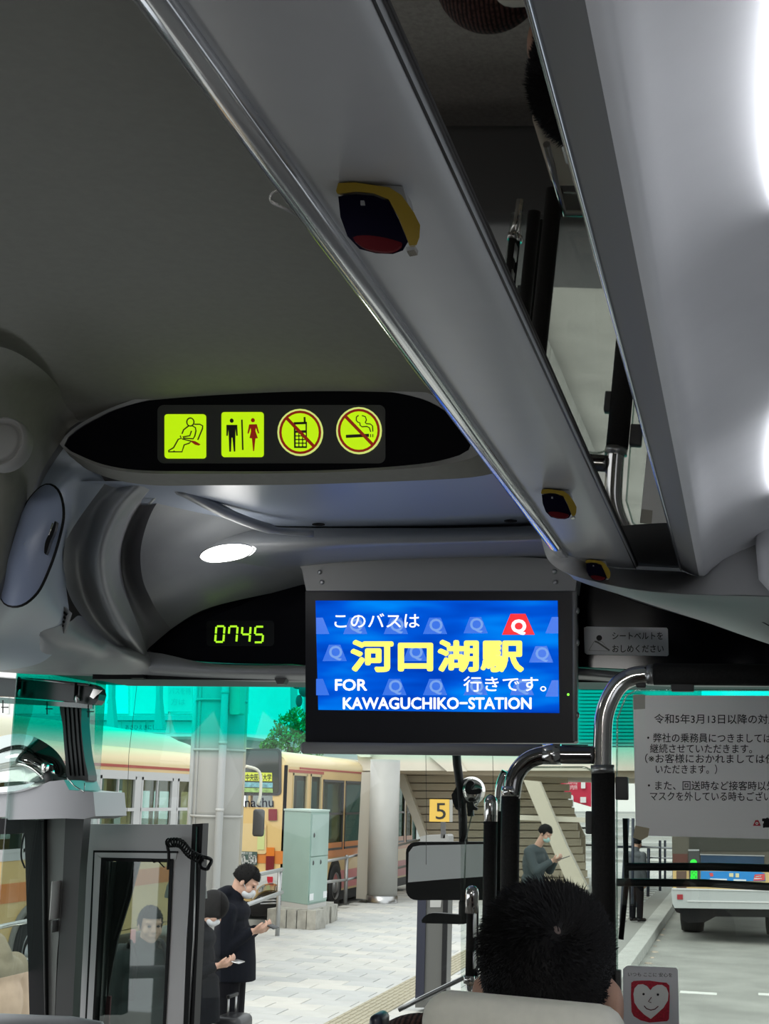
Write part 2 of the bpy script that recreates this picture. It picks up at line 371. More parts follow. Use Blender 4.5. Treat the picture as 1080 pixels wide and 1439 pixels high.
b.prism(PP(ln([(622, 172), (718, 172), (722, 268), (710, 268), (702, 200), (700, 408), (688, 410), (676, 285), (668, 285), (662, 410), (648, 410), (640, 205), (634, 268), (622, 270)]), YS-.001), (0, .001, 0))
stroke(b, ln([(760, 125), (768, 395)]), 2.0, YS-.001)
b.build('man_figure', mk, p2)
b = B(); b.prism(PP([cp(858+17*math.cos(a), 130+18*math.sin(a)) for a in [2*math.pi*i/14 for i in range(14)]], YS-.001), (0, .001, 0))
b.prism(PP(ln([(825, 168), (893, 166), (914, 245), (904, 248), (885, 195), (880, 225), (902, 290), (880, 292), (868, 405), (860, 405), (850, 292), (828, 290), (842, 230), (838, 195), (820, 250), (810, 246)]), YS-.001), (0, .001, 0))
b.build('woman_figure', mr, p2)
for cx, cy in ((421.5, 607.5), (504, 605)):
    X, Yy = 380, 560
    pg = plate('pictogram', circ(cx, cy, 32, ry=33), YS, mrim, sg, .003)
    plate('disc', circ(cx, cy, 29.5, ry=30.5), YS-.0008, mr, pg, .0006)
    plate('disc', circ(cx, cy, 26, ry=27), YS-.0014, mg, pg, .0005)
    b = B()
    if cx < 450:
        b.prism(PP([(412.5, 593.3), (431, 592.7), (431, 629.5), (413, 629.5)], YS-.002), (0, .0004, 0)); b.prism(PP([(426.4, 586), (429, 586), (429.3, 594), (426.6, 594)], YS-.002), (0, .0004, 0))
        b.build('phone', mk, pg)
        b = B(); b.prism(PP([(415, 596.5), (429, 596), (429, 604.5), (415, 605)], YS-.0025), (0, .0004, 0))
        for i in range(3):
            for j in range(4): b.prism(PP(rrect(415.2+i*5.2, 608.2+j*5.1, 419+i*5.2, 611.8+j*5.1, .6, 1), YS-.0025), (0, .0004, 0))
        b.build('phone_keys', mg, pg)
    else:
        stroke(b, ln([(672, 338), (878, 328)], X, Yy), 4.2, YS-.002)
        stroke(b, ln([(785, 150), (766, 165), (764, 195), (780, 212), (795, 216), (800, 240), (815, 252), (862, 250), (882, 262), (893, 298)], X, Yy), 1.5, YS-.002)
        stroke(b, ln([(815, 152), (845, 162), (855, 190), (845, 215), (855, 225), (890, 228), (910, 245), (912, 295)], X, Yy), 1.5, YS-.002)
        for xx in (892, 912): stroke(b, ln([(xx, 318), (xx, 345)], X, Yy), 1.2, YS-.002)
        b.build('cigarette', mk, pg)
    b = B(); stroke(b, [(cx-19, cy-20), (cx+20, cy+20.5)], 4.4, YS-.003); b.build('slash_bar', mr, pg)
# ---------------- front dome (behind the bulkhead) : soffit, ridge, brow, left moulding
dm = empty('trim_1', at(400, 720, 3.1), kind='structure')
m_bluelit = M('soffit_bluelit', (.36, .41, .50), .35)  # blue light on the soffit is put into its base colour
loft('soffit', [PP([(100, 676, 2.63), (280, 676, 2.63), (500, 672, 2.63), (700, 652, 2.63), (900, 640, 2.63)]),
                PP([(180, 720, 3.2), (360, 738, 3.25), (560, 742, 3.3), (760, 738, 3.3), (900, 735, 3.3)])], m_bluelit, dm, nu=60, nv=10)
for px_, py_ in ((447, 736), (717, 731), (665, 666)):
    Y = 3.19 if py_ > 700 else 2.74
    B().prism(catmull(PP([(px_-9, py_), (px_, py_-1.4), (px_+9, py_), (px_, py_+1.4)], Y), 16, True), (0, .003, -.003)).build('vent_slot', m_black, dm)
# brow: from soffit back edge rolling down to the arched edge above the black panels
ARC = [(207, 912), (240, 884), (290, 857), (350, 838), (430, 823), (520, 816), (640, 812), (760, 812), (830, 824), (900, 850), (1000, 880), (1100, 910)]
B0 = [(180, 720), (300, 735), (400, 741), (480, 742), (560, 742), (640, 742), (720, 740), (780, 738), (840, 740), (900, 742), (1000, 745), (1100, 748)]
loft('brow', [PP([(p[0], p[1], 3.25) for p in B0]),
              PP([(a[0]*.8+c[0]*.2, a[1]*.75+c[1]*.25, 3.22) for a, c in zip(B0, ARC)]),
              PP([(a[0]*.45+c[0]*.55, a[1]*.5+c[1]*.5, 3.38) for a, c in zip(B0, ARC)]),
              PP([(a[0]*.15+c[0]*.85, a[1]*.2+c[1]*.8, 3.55) for a, c in zip(B0, ARC)]),
              PP([(p[0], p[1]-3, 3.62) for p in ARC])], m_dome, dm, nu=90, nv=6, cross=True)
B().tube(catmull(PP([(p[0]-2, p[1]-8, 3.60) for p in ARC]), 80), .004, 8).build('brow_bead', m_grey, dm)
# left scooped moulding: nested contours
K0 = [(150, 676, 2.66), (112, 712, 2.72), (91, 765, 2.8), (92, 820, 2.95), (112, 862, 3.1), (150, 900, 3.3), (200, 930, 3.6)]
K1 = [(172, 676, 2.70), (134, 715, 2.78), (116, 770, 2.88), (118, 822, 3.05), (136, 866, 3.2), (166, 900, 3.38), (204, 928, 3.6)]
K2 = [(196, 678, 2.68), (162, 716, 2.74), (142, 770, 2.82), (144, 820, 2.95), (160, 862, 3.12), (182, 895, 3.3), (205, 922, 3.58)]
K3 = [(218, 680, 2.72), (184, 720, 2.84), (167, 770, 2.95), (169, 815, 3.08), (182, 850, 3.22), (196, 884, 3.4), (206, 915, 3.6)]
loft('scoop_moulding', [PP(K0), PP(K1), PP(K2), PP(K3)], m_dome, dm, nu=60, nv=8, cross=True)
K4 = [(222, 680, 2.9), (190, 722, 3.05), (173, 770, 3.18), (175, 815, 3.3), (188, 848, 3.4), (202, 878, 3.5), (212, 908, 3.62)]
K5 = [(238, 682, 2.88), (212, 722, 3.0), (198, 770, 3.1), (200, 812, 3.2), (212, 842, 3.32), (222, 860, 3.45), (240, 884, 3.6)]
loft('scoop_groove', [PP(K3), PP(K4), PP(K5)], M('groove_plastic', (.25, .25, .26), .5), dm, nu=60, nv=6, cross=True)
K6 = [(300, 684, 2.95), (290, 722, 3.1), (286, 765, 3.2), (290, 800, 3.28), (296, 820, 3.36), (300, 838, 3.46), (300, 852, 3.58)]
K7 = [(460, 700, 3.15), (455, 730, 3.32), (450, 760, 3.42), (450, 785, 3.48), (450, 800, 3.54), (450, 810, 3.6), (450, 820, 3.68)]
loft('dome_bowl', [PP(K5), PP(K6), PP(K7)], m_dome, dm, nu=60, nv=8, cross=True)
B().tube(catmull(PP([(246, 686, 2.76), (262, 692, 2.80), (300, 712, 2.90), (345, 732, 3.02), (392, 746, 3.12), (440, 750, 3.17)]), 30), [.006]+[.013]*12+[.012]*10+[.008]*7, 14).build('diagonal_ridge', m_dome, dm)
B().tube(catmull(PP([(233, 682, 2.84), (222, 695, 2.86), (210, 708, 2.9)]), 10), .003, 8).build('bright_edge', M('bright_edge', (.6, .62, .62), .2, .5), dm)
# dome lamp
dl = empty('dome_lamp', at(318, 777, 3.12), 'bright oblong dome lamp glowing in the front ceiling above the clock', 'lamp')
lens = [(281, 783), (290, 773), (312, 766), (338, 765), (355, 770), (352, 777), (340, 784), (318, 789), (295, 790)]
B().prism(catmull(PP(lens, 3.10), 40, True), (0, .02, .004)).build('lens', EM('dome_lamp_lens', (1, 1, .97), 7), dl)
B().tube(catmull(PP(lens, 3.103), 40, True), .003, 8, closed=True).build('bezel', m_steel, dl)
lamp('dome_lamp_light', 'POINT', at(318, 792, 3.0), .3, (1, .98, .93), .03)
# black fascia panels with clock
fa = empty('trim_2', at(320, 885, 3.65), kind='structure')
B().prism(catmull(PP([(207, 912), (222, 898), (255, 875), (300, 853), (360, 835), (440, 822), (470, 860), (470, 931), (400, 933), (300, 931), (240, 924)], 3.63), 70, True), (0, .02, 0)).build('left_fascia', m_gloss, fa)
B().prism(PP([(790, 812), (830, 822), (900, 846), (1000, 880), (1100, 910), (1100, 950), (790, 936)], 3.63), (0, .02, 0)).build('right_fascia', m_gloss, fa)
loft('header_rail', [PP([(-60, 915), (100, 922), (207, 916), (300, 933), (440, 935), (600, 935), (800, 938), (950, 950), (1120, 935)], 3.62),
                     PP([(-60, 928), (60, 938), (200, 938), (300, 943), (440, 946), (600, 946), (800, 947), (950, 958), (1120, 950)], 3.60),
                     PP([(-60, 940), (60, 948), (200, 951), (300, 956), (440, 959), (600, 959), (800, 958), (950, 965), (1120, 965)], 3.68)], m_dome, fa, nu=60, nv=4, cross=True)
B().box((XL+.35, 3.66, at(300, 957, 3.7).z), (XR, 3.9, at(300, 945, 3.7).z)).build('header_gasket', m_black, fa)
B().prism(PP([(183, 948), (201, 948), (201, 953), (183, 953)], 3.64), (0, .03, 0)).build('clip', m_black, fa)
B().prism(PP([(385, 952), (403, 952), (398, 961), (389, 961)], 3.64), (0, .03, 0)).build('clip', m_dgrey, fa)
# header box above windscreen, closing the shell
B().box((XL, 3.9, 2.82), (XR, 4.62, 3.4)).build('header_box', m_dgrey, fa)
B().box((XL, 3.66, 2.795), (XR, 4.55, 2.83)).build('header_soffit', m_dgrey, fa)
ck = empty('digital_clock', at(335, 890, 3.62), 'green seven-segment clock reading 0745 on the black fascia', 'clock')
plate('clock_window', rrect(290, 872, 385, 908, 5), 3.628, M('clock_window', (.003, .004, .004), .2), ck, .003)
SEG = {'0': 'abcdef', '7': 'abcf', '4': 'fgbc', '5': 'afgcd'}
mled = EM('led_green', (.45, 1.0, .02), 1.1)
for k, chd in enumerate('0745'):
    x0, w_, y0, h_ = 302+k*18.2, 11.5, 880, 22
    P_ = lambda u, v: (x0+u*w_+(1-v)*1.8+k*.1, y0+v*h_+.2*k)
    G = {'a': [(0.08, 0), (.92, 0)], 'b': [(1, .04), (1, .46)], 'c': [(1, .54), (1, .96)], 'd': [(.08, 1), (.92, 1)], 'e': [(0, .54), (0, .96)], 'f': [(0, .04), (0, .46)], 'g': [(.08, .5), (.92, .5)]}
    b = B()
    for s_ in SEG[chd]: stroke(b, [P_(*q) for q in G[s_]], 2.5, 3.625)
    b.build('digit', mled, ck)
# ---------------- left side mouldings
ls = empty('trim_3', at(60, 760, 2.7), kind='structure')
LA = [(-60, 540, 2.2), (0, 545, 2.3), (40, 555, 2.4), (72, 575, 2.5), (92, 592, 2.58), (100, 600, 2.6)]
LB = [(-60, 900, 2.45), (-30, 860, 2.45), (0, 822, 2.47), (22, 760, 2.5), (55, 670, 2.54), (96, 606, 2.6)]
loft('side_cap', [PP([(-60, 480, 2.1), (10, 490, 2.2), (60, 520, 2.35), (90, 555, 2.5), (105, 585, 2.58), (112, 592, 2.6)]), PP(LA), PP([(-60, 700, 2.35), (-20, 690, 2.38), (10, 670, 2.4), (40, 640, 2.45), (75, 610, 2.55), (98, 603, 2.6)]), PP(LB)], m_ceil, ls, nu=50, nv=6, cross=True)
LC = [(-60, 915, 2.5), (-28, 875, 2.5), (4, 835, 2.5), (26, 768, 2.52), (60, 676, 2.57), (100, 615, 2.61)]
loft('seam_bead', [PP(LB), PP(LC)], M('seam_grey', (.2, .2, .2), .5), ls, nu=50, nv=3)
LD = [(-40, 930, 2.75), (10, 890, 2.72), (52, 840, 2.7), (78, 770, 2.68), (100, 700, 2.66), (142, 668, 2.64)]
LE = [(-20, 945, 3.2), (60, 930, 3.1), (95, 880, 3.0), (93, 822, 2.95), (92, 762, 2.80), (148, 678, 2.66)]
loft('side_sweep', [PP(LC), PP([((a[0]+c[0])/2, (a[1]+c[1])/2, 2.52+(a[2]+c[2]-5.04)*.35) for a, c in zip(LC, LD)]), PP(LD), PP(LE)], M('sweep_bluelit', (.44, .50, .56), .38), ls, nu=60, nv=6, cross=True)  # bluish base colour imitates blue light falling on the sweep
loft('lower_sweep', [PP([(-60, 905, 2.5), (0, 860, 2.75), (50, 885, 2.85), (95, 875, 2.98), (112, 865, 3.08), (130, 880, 3.2), (160, 905, 3.32), (206, 914, 3.6)]),
                     PP([(-60, 925, 2.8), (10, 905, 2.95), (60, 915, 3.0), (100, 915, 3.1), (130, 915, 3.2), (150, 920, 3.3), (180, 925, 3.4), (212, 930, 3.6)]),
                     PP([(-60, 940, 3.3), (10, 938, 3.3), (60, 942, 3.35), (100, 946, 3.4), (130, 947, 3.5), (150, 948, 3.55), (180, 948, 3.6), (215, 948, 3.64)])], m_dome, ls, nu=60, nv=6, cross=True)
# round speaker and grab recess cover
sp = empty('round_speaker', at(5, 622, 2.40), 'round grey speaker cover at the far left of the ceiling', 'speaker')
B().lathe([(0, -.012), (.030, -.012), (.035, -.008), (.036, -.002), (.040, -.002), (.043, -.010), (.047, -.010), (.050, .004), (.050, .02)], at(4, 623, 2.26), V((0, 1, -.1)), 32).build('cover', M('speaker_cover', (.3, .3, .29), .6), sp)
gh = empty('grab_recess_cover', at(50, 765, 2.56), 'long rounded grab recess cover on the left front moulding', 'cover')
G0 = PP([(-2, 815), (10, 775), (24, 738), (38, 706), (54, 687), (67, 681), (79, 688), (86, 705), (87, 730), (79, 765), (67, 800), (51, 832), (28, 850), (5, 846)], 2.50)
G0 = catmull(G0, 60, True); cg = sum(G0, V())/60
B().tube([p+V((0, .004, 0)) for p in G0], .004, 8, closed=True).build('groove', m_black, gh)
G1 = [cg+(p-cg)*.93+V((0, -.006, 0)) for p in G0]; G2 = [cg+(p-cg)*.55+V((0, -.022, 0)) for p in G0]; G3 = [cg+(p-cg)*.02+V((0, -.028, 0)) for p in G0]
vs = G0+G1+G2+G3; n = 60
B().add(vs, [(j*n+i, j*n+(i+1) % n, (j+1)*n+(i+1) % n, (j+1)*n+i) for j in range(3) for i in range(n)], True).build('cover', M('cover_bluelit', (.33, .39, .56), .35), gh)  # cover colour carries the blue cast of the light on it
B().prism(catmull(PP([(77, 732), (79, 735), (76, 748), (70, 762), (65, 778), (62, 777), (64, 760), (72, 745)], 2.468), 24, True), (0, .01, 0)).build('finger_slot', m_black, gh)
B().tube(PP([(74, 735), (71, 745), (69, 752)], 2.464), .0015, 6).build('slot_edge', m_chrome, gh)
vt = empty('small_vent', at(92, 872, 2.95), 'small slatted vent set low in the left front moulding', 'vent')
vq = PP([(93, 853, 2.93), (102, 862, 2.94), (93, 891, 2.99), (82, 880, 2.98)]); B().prism([p+V((0, -.012, 0)) for p in vq], (0, .01, 0)).build('frame', m_grey, vt)
for k in range(4):
    a = vq[0].lerp(vq[3], .2+.18*k); c = vq[1].lerp(vq[2], .2+.18*k)
    B().tube([a.lerp(c, .2)+V((0, -.016, 0)), a.lerp(c, .8)+V((0, -.016, 0))], .0025, 6).build('slat', m_black, vt)
# hook on the ceiling edge
hk = B().tube(catmull([at(391, 268, 1.0), at(381, 274, 1.0), at(382, 284, 1.0), at(398, 292, 1.0), at(411, 299, 1.01), at(422, 306, 1.02)], 24), .0014, 8).build('coat_hook', m_grey)
tag(hk, 'small bent coat hook on the inner edge of the luggage rack', 'hook')
# ---------------- emergency buttons under the rack
def buzzer(cx, cy, Y, w_, label):
    s = w_/118.0; Y = atz(cx, cy-51*s, EYE.z+.409).y; t = empty('call_button', at(cx, cy, Y), label, 'button', 'call buttons under the luggage rack')
    P_ = lambda a, c, dy=0: at(cx+(a-532)*s, cy+(c-306)*s, Y+dy)
    D = .045
    dark = [P_(*q) for q in ((475, 276), (500, 273), (525, 275), (547, 284), (560, 308), (573, 340), (566, 352), (552, 357), (528, 356), (505, 350), (488, 332), (478, 305))]
    D = .035*min(1, Y); cc_ = sum(dark, V())/len(dark); back = [EYE+(cc_+(p-cc_)*.93-EYE)*(1+D/Y) for p in dark]
    n = len(dark); vs = dark+back; B().add(vs, [tuple(range(n)), tuple(range(n, 2*n))[::-1]]+[(i, (i+1) % n, (i+1) % n+n, i+n) for i in range(n)]).build('body', M('button_body', (.004, .003, .016), .55, spec=.06), t)
    yl = [P_(*q) for q in ((473, 270), (476, 259), (500, 258), (548, 265), (565, 276), (582, 300), (591, 318), (590, 335), (586, 346), (576, 347), (573, 338), (560, 306), (547, 282), (525, 273), (500, 271), (475, 274))]
    cc_ = sum(yl, V())/len(yl); yb = [EYE+(cc_+(p-cc_)*.95-EYE)*(1+D/Y) for p in yl]; n = len(yl)
    yl2 = [p+V((0, -.002, 0)) for p in yl]
    B().add(yl2+yb, [tuple(range(n)), tuple(range(n, 2*n))[::-1]]+[(i, (i+1) % n, (i+1) % n+n, i+n) for i in range(n)]).build('hood', M('button_hood', (.42, .28, .02), .45), t)
    b = B(); rp = catmull([P_(*q, -.001) for q in ((497, 336), (515, 333), (540, 336), (562, 342), (566, 346), (552, 355), (530, 355), (510, 349))], 24, True); b.prism(rp, (0, -.003, 0)); b.build('push_button', M('button_red', (.11, .006, .01), .5, spec=.08), t)
    B().prism([P_(*q, -.001) for q in ((507, 283), (512, 283), (513, 289), (507, 289))], (0, -.0015, 0)).build('indicator', M('indicator', (.4, .4, .4), .4), t)
    B().prism([P_(*q, -.001) for q in ((570, 347), (583, 345), (582, 351), (571, 353))], (0, .01, 0)).build('clear_tip', m_chrome, t)
    # mounting plate up to rack
    B().prism([P_(*q, .006) for q in ((480, 272), (572, 284), (566, 262), (482, 256))], (0, D*.8, .0)).build('mount', m_rack, t)
buzzer(532, 306, .97, 118, 'large-looking yellow-hooded dark call button, nearest, with red push pad')
buzzer(785, 708, 2.10, 50, 'yellow-hooded call button, middle one, above the lit rack edge')
buzzer(840, 801, 2.42, 35, 'small-looking yellow-hooded call button at the front rack end')
# ================================================================ MONITOR
YM = 3.45
mo = empty('monitor', at(613, 1050, YM), 'wide ceiling-hung screen showing the blue destination slide', 'monitor')
m_case = M('monitor_case', (.010, .011, .016), .35, spec=.2); m_mgrey = M('monitor_grey', (.26, .26, .26), .45)
b = B(); b.prism(PP(rrect(429, 828, 808, 1044, 4), YM), (0, .07, 0)); b.build('casing', m_case, mo)
b = B(); b.prism(PP([(417, 791), (470, 785), (560, 781), (650, 780), (740, 783), (812, 788), (812, 800), (808, 830), (430, 830), (424, 800)], YM-.012), (0, .09, 0)); b.build('top_cover', m_mgrey, mo)
for q in ((449, 804), (452, 818), (779, 803), (780, 818)):
    B().ell(at(*q, YM-.014), (.006, .004, .006)).build('bolt', m_steel, mo)
B().tube([at(428, 1051, YM-.02), at(620, 1053, YM-.022), at(826, 1055, YM-.02)], .0145, 16).ell(at(427, 1051, YM-.02), (.009, .0145, .0145)).build('bottom_roll', m_mgrey, mo)
B().tube([at(807, 800, YM), at(808, 1042, YM)], .006, 8).build('side_strip', m_mgrey, mo)
for py in (858, 903, 1005): B().ell(at(811, py, YM), (.005, .005, .008)).build('side_knob', m_steel, mo)
# screen with a blue wavy slide (the panel itself shines)
m = bpy.data.materials.new('screen_blue'); m.use_nodes = True; nt = m.node_tree; nt.nodes.clear()
out = nt.nodes.new('ShaderNodeOutputMaterial'); e = nt.nodes.new('ShaderNodeEmission'); e.inputs[1].default_value = 1.0
tc = nt.nodes.new('ShaderNodeTexCoord'); wv = nt.nodes.new('ShaderNodeTexNoise'); mp = nt.nodes.new('ShaderNodeMapping')
mp.inputs['Scale'].default_value = (3, 1, 14); mp.inputs['Rotation'].default_value = (0, .25, 0); wv.inputs['Scale'].default_value = 1.3; wv.inputs['Detail'].default_value = 2
rp = nt.nodes.new('ShaderNodeValToRGB'); rp.color_ramp.elements[0].position = .32; rp.color_ramp.elements[1].position = .7
rp.color_ramp.elements[0].color = (.0, .05, .50, 1); rp.color_ramp.elements[1].color = (.0, .24, .95, 1)
x_ = rp.color_ramp.elements.new(.5); x_.color = (0, .10, .72, 1)
nt.links.new(tc.outputs['Object'], mp.inputs[0]); nt.links.new(mp.outputs[0], wv.inputs['Vector']); nt.links.new(wv.outputs['Fac'], rp.inputs[0]); nt.links.new(rp.outputs[0], e.inputs[0]); nt.links.new(e.outputs[0], out.inputs[0])
scr = plate('screen', [(443, 844), (783, 844), (785.5, 1002), (447, 997.5)], YM-.003, m, mo, .002)
YT = YM-.0035
mwm = EM('slide_watermark', (.12, .28, .80), .85); mwq = EM('slide_watermark_letter', (.20, .38, .85), .95)
for cx, cy in ((499, 878), (556, 878), (611, 878), (668, 877), (470, 916), (583, 916), (639, 916), (698, 916), (760, 918), (554, 964), (611, 964), (668, 964), (733, 964), (445.5, 878), (445.5, 964), (783, 877), (783, 966)):
    tr = [(cx-17, cy+13), (cx-8, cy-10), (cx+8, cy-10), (cx+17, cy+13)]
    tr = [(min(max(a, 444), 784), b_) for a, b_ in tr]
    plate('watermark', tr, YT, EM('slide_wm_shape', (.035, .17, .80), 1), scr, .0003)
    if 450 < cx < 775: text('watermark_letter', 'Q', cx-8.5, cy+8.5, 24, YT-.0004, mwq, scr, bold=.02)
mwt = EM('slide_white', (.93, .96, 1), 1.15); myl = EM('slide_yellow', (1, .93, .16), 1.15); mrd = EM('slide_red', (.95, .01, .02), 1)
plate('logo', [(705, 892), (717, 862.5), (738, 862.5), (751, 892)], YT-.0002, mrd, scr, .0004)
textw('logo_letter', 'Q', 719, 738, 888, 24, YT-.001, mwt, scr, bold=.05)
textw('line_of_text', 'このバスは', 470, 589, 881, 23, YT-.001, mwt, scr, bold=.012)
textw('line_of_text', '河口湖駅', 494, 734, 939, 46, YT-.001, myl, scr, bold=.045)
textw('line_of_text', '行きです。', 651, 767, 970, 23, YT-.001, mwt, scr, bold=.012)
textw('line_of_text', 'FOR', 471, 515, 970, 22, YT-.001, mwt, scr, bold=.03)
textw('line_of_text', 'KAWAGUCHIKO−STATION', 482, 746, 996, 22.5, YT-.001, mwt, scr, bold=.03)
B().ell(at(798, 976, YM-.001), (.003, .002, .003)).build('status_light', EM('status_green', (.2, 1, .05), 2), mo)
# ================================================================ SEAT BELT STICKER
st = empty('seat_belt_sticker', at(880, 925, 3.6), 'pale sticker with a belted figure asking for seat belts, on black fascia', 'sticker')
YK = 3.624
plate('backing', [(820, 882), (824, 880.5), (936, 882), (938, 884), (939, 920), (937, 922), (824, 919.5), (821, 917)], YK, M('sticker_grey', (.66, .66, .70), .4), st, .002)
textw('line_of_text', 'シートベルトを', 860, 931, 898, 12, YK-.001, m_ink, st, bold=.01); textw('line_of_text', 'おしめください', 860, 932, 916, 12, YK-.001, m_ink, st, bold=.01)
b = B(); b.prism(PP(circ(841.5, 896.5, 4), YK-.001), (0, .0006, 0)); b.build('figure_head', m_ink, st)
b = B(); stroke(b, [(827, 914), (834, 902), (838, 900.5), (846, 902), (856, 915), (827, 914)], .5, YK-.001); b.build('figure_outline', M('thin_grey', (.2, .2, .2), .5), st)
b = B(); stroke(b, [(835, 901), (840, 903), (856, 914)], 2.2, YK-.001); b.build('belt', M('belt_grey', (.12, .12, .12), .5), st)
# ================================================================ DRIVER PARTITION RAILS
YP = 3.15
def rail(name, label, group=None):
    return empty(name, at(770, 1439, YP), label, 'handrail', group)
pr = rail('tall_handrail', 'tall chrome handrail with black foam pads bending right above the notice', 'partition handrails')
R = .0215
bend = catmull([at(846, 1088, YP), at(846.5, 1040, YP), at(850, 1000, YP), at(866, 966, YP), at(888, 951, YP), at(912, 948, YP)], 30)
B().tube(bend, .0205, 24).build('bent_tube', m_chrome, pr)
B().tube([at(847, 1086, YP), at(848, 1270, YP), at(850, 1500, YP)], .0252, 24).build('foam_pad', m_rub, pr)
B().tube([at(918, 947.5, YP), at(1010, 948, YP), at(1150, 949, YP)], .0235, 24).build('foam_pad', m_rub, pr)
B().tube([at(846, 1075, YP), at(846.5, 1087, YP)], .0255, 24).build('collar', m_steel, pr)
B().tube([at(909, 948, YP), at(920, 947.8, YP)], .0225, 24).build('collar', m_steel, pr)
for a, b_ in (((942, 960), (975, 971)), ((893, 958), (908, 966)), ((864, 1092), (883, 1124)), ((822, 1140), (834, 1172)), ((862, 1362), (873, 1400))):
    B().rbox(at(a[0], b_[1], YP-.008), at(b_[0], a[1], YP+.02), .003).build('panel_clip', m_dgrey, pr)
lr = rail('low_handrail', 'bent chrome handrail branching left from the tall padded post', 'partition handrails')
tb = catmull([at(835, 1061, YP), at(800, 1061, YP), at(765, 1061, YP), at(740, 1070, YP), at(724, 1090, YP), at(719, 1115, YP), at(718, 1122, YP)], 30)
B().tube(tb, .0195, 24).build('bent_tube', M('dark_chrome', (.32, .31, .30), .12, 1), lr)
B().tube([at(763, 1060, YP), at(788, 1060, YP)], .0225, 24).build('tee_joint', m_chrome, lr)
B().tube([at(717.5, 1118, YP), at(716, 1210, YP), at(714, 1500, YP)], .0205, 24).build('foam_pad', m_rub, lr)
B().tube([at(717.5, 1105, YP), at(717.5, 1119, YP)], .021, 24).build('collar', m_chrome, lr)
l2 = rail('rear_handrail', 'slimmer padded handrail just behind the bent one, mostly hidden', 'partition handrails')
B().tube(catmull([at(712, 1085, 3.5), at(704, 1105, 3.5), at(701, 1140, 3.5), at(701, 1150, 3.5)], 12), .014, 16).build('bent_tube', m_chrome, l2)
B().tube([at(701, 1140, 3.5), at(699, 1260, 3.5), at(697, 1500, 3.5)], .0155, 16).build('foam_pad', m_rub, l2)
l3 = rail('domed_handrail', 'padded upright with a chrome domed cap left of the partition', 'partition handrails')
c0 = at(689, 1145, 3.4)
B().lathe([(.0135, -.02), (.0165, -.015), (.0165, .025), (.015, .035), (.010, .043), (.004, .047), (0, .048)], c0, n=24).build('domed_cap', m_chrome, l3)
B().tube([at(689, 1145, 3.4), at(687, 1300, 3.4), at(684, 1500, 3.4)], .0165, 20).build('foam_pad', m_rub, l3)
l4 = rail('short_handrail', 'short padded post with chrome dome and chrome foot left of the head', 'partition handrails')
B().lathe([(.012, -.03), (.0135, -.03), (.0135, .01), (.012, .018), (.007, .023), (0, .025)], at(663, 1262, 2.95), n=24).build('domed_cap', m_chrome, l4)
B().tube([at(662, 1275, 2.95), at(660, 1374, 2.95)], .0095, 16).build('foam_pad', m_rub, l4)
B().tube([at(668, 1275, 2.98), at(667, 1374, 2.98)], .0065, 16).build('side_bar', m_black, l4)
B().tube([at(659, 1371, 2.95), at(659, 1382, 2.95)], .0115, 16).build('collar', m_chrome, l4); B().tube([at(668, 1371, 2.97), at(668, 1382, 2.97)], .0095, 16).build('collar', m_chrome, l4)
B().tube([at(659, 1380, 2.95), at(663, 1400, 2.95), at(664, 1440, 2.95)], .0085, 16).build('foot', m_chrome, l4); B().tube([at(668, 1380, 2.97), at(666, 1400, 2.97), at(665, 1440, 2.97)], .006, 16).build('foot', m_chrome, l4)
for py in ((1282, 1318), (1335, 1362)): B().rbox(at(664, py[1], 2.93), at(670, py[0], 2.96), .002).build('hinge', m_steel, l4)
# clear panels
pa = empty('clear_partition', at(775, 1290, YP+.01), 'clear rounded acrylic panel between the two padded handrails', 'panel')
shape = rrect(716, 1078, 836, 1500, 18)
m_acr = GL('clear_acrylic', (.90, .93, .91), .06)
B().prism(PP(shape, YP+.012), (0, .004, 0)).build('sheet', m_acr, pa)
B().tube(PP(shape, YP+.013), .0025, 6, closed=True).build('polished_edge', GL('acrylic_edge', (.6, .66, .62), .25, .2), pa)
pb = empty('driver_screen', at(980, 1300, YP+.01), 'large clear acrylic screen behind the driver that carries the notice', 'panel')
shape = [(866, 1010), (878, 978), (892, 969), (1150, 969), (1150, 1500), (866, 1500)]
B().prism(PP(shape, YP+.012), (0, .004, 0)).build('sheet', m_acr, pb)
B().tube(PP([(867, 1500), (866, 1100), (867, 1010), (879, 978), (893, 970), (1000, 970), (1150, 970)], YP+.013), .0024, 6).build('polished_edge', GL('acrylic_edge2', (.7, .8, .76), .3, .2), pb)
pc2 = empty('small_clear_panel', at(640, 1300, 3.3), 'narrow clear panel left of the domed handrail', 'panel')
B().prism(PP(rrect(647, 1120, 712, 1500, 6), 3.42), (0, .004, 0)).build('sheet', m_acr, pc2)
B().tube(PP([(664, 1140), (654, 1180), (652, 1250)], 3.425), .002, 6).build('polished_edge', GL('acrylic_edge', (1, 1, 1)), pc2)
# guard bars
gb = empty('guard_bars', at(980, 1240, YP+.1), 'pair of horizontal black guard bars crossing behind the notice', 'guard rail')
YG = YP+.12
B().tube([at(880, 1218, YG), at(1000, 1218, YG), at(1150, 1222, YG)], .0085, 12).build('bar', m_black, gb)
B().tube([at(866, 1240, YG), at(990, 1241, YG), at(1075, 1246, YG), at(1150, 1247, YG)], .0085, 12).build('bar', m_black, gb)
B().tube([at(878, 1150, YG+.01), at(880, 1240, YG+.01), at(872, 1320, YG+.01)], .006, 12).build('upright', m_black, gb)
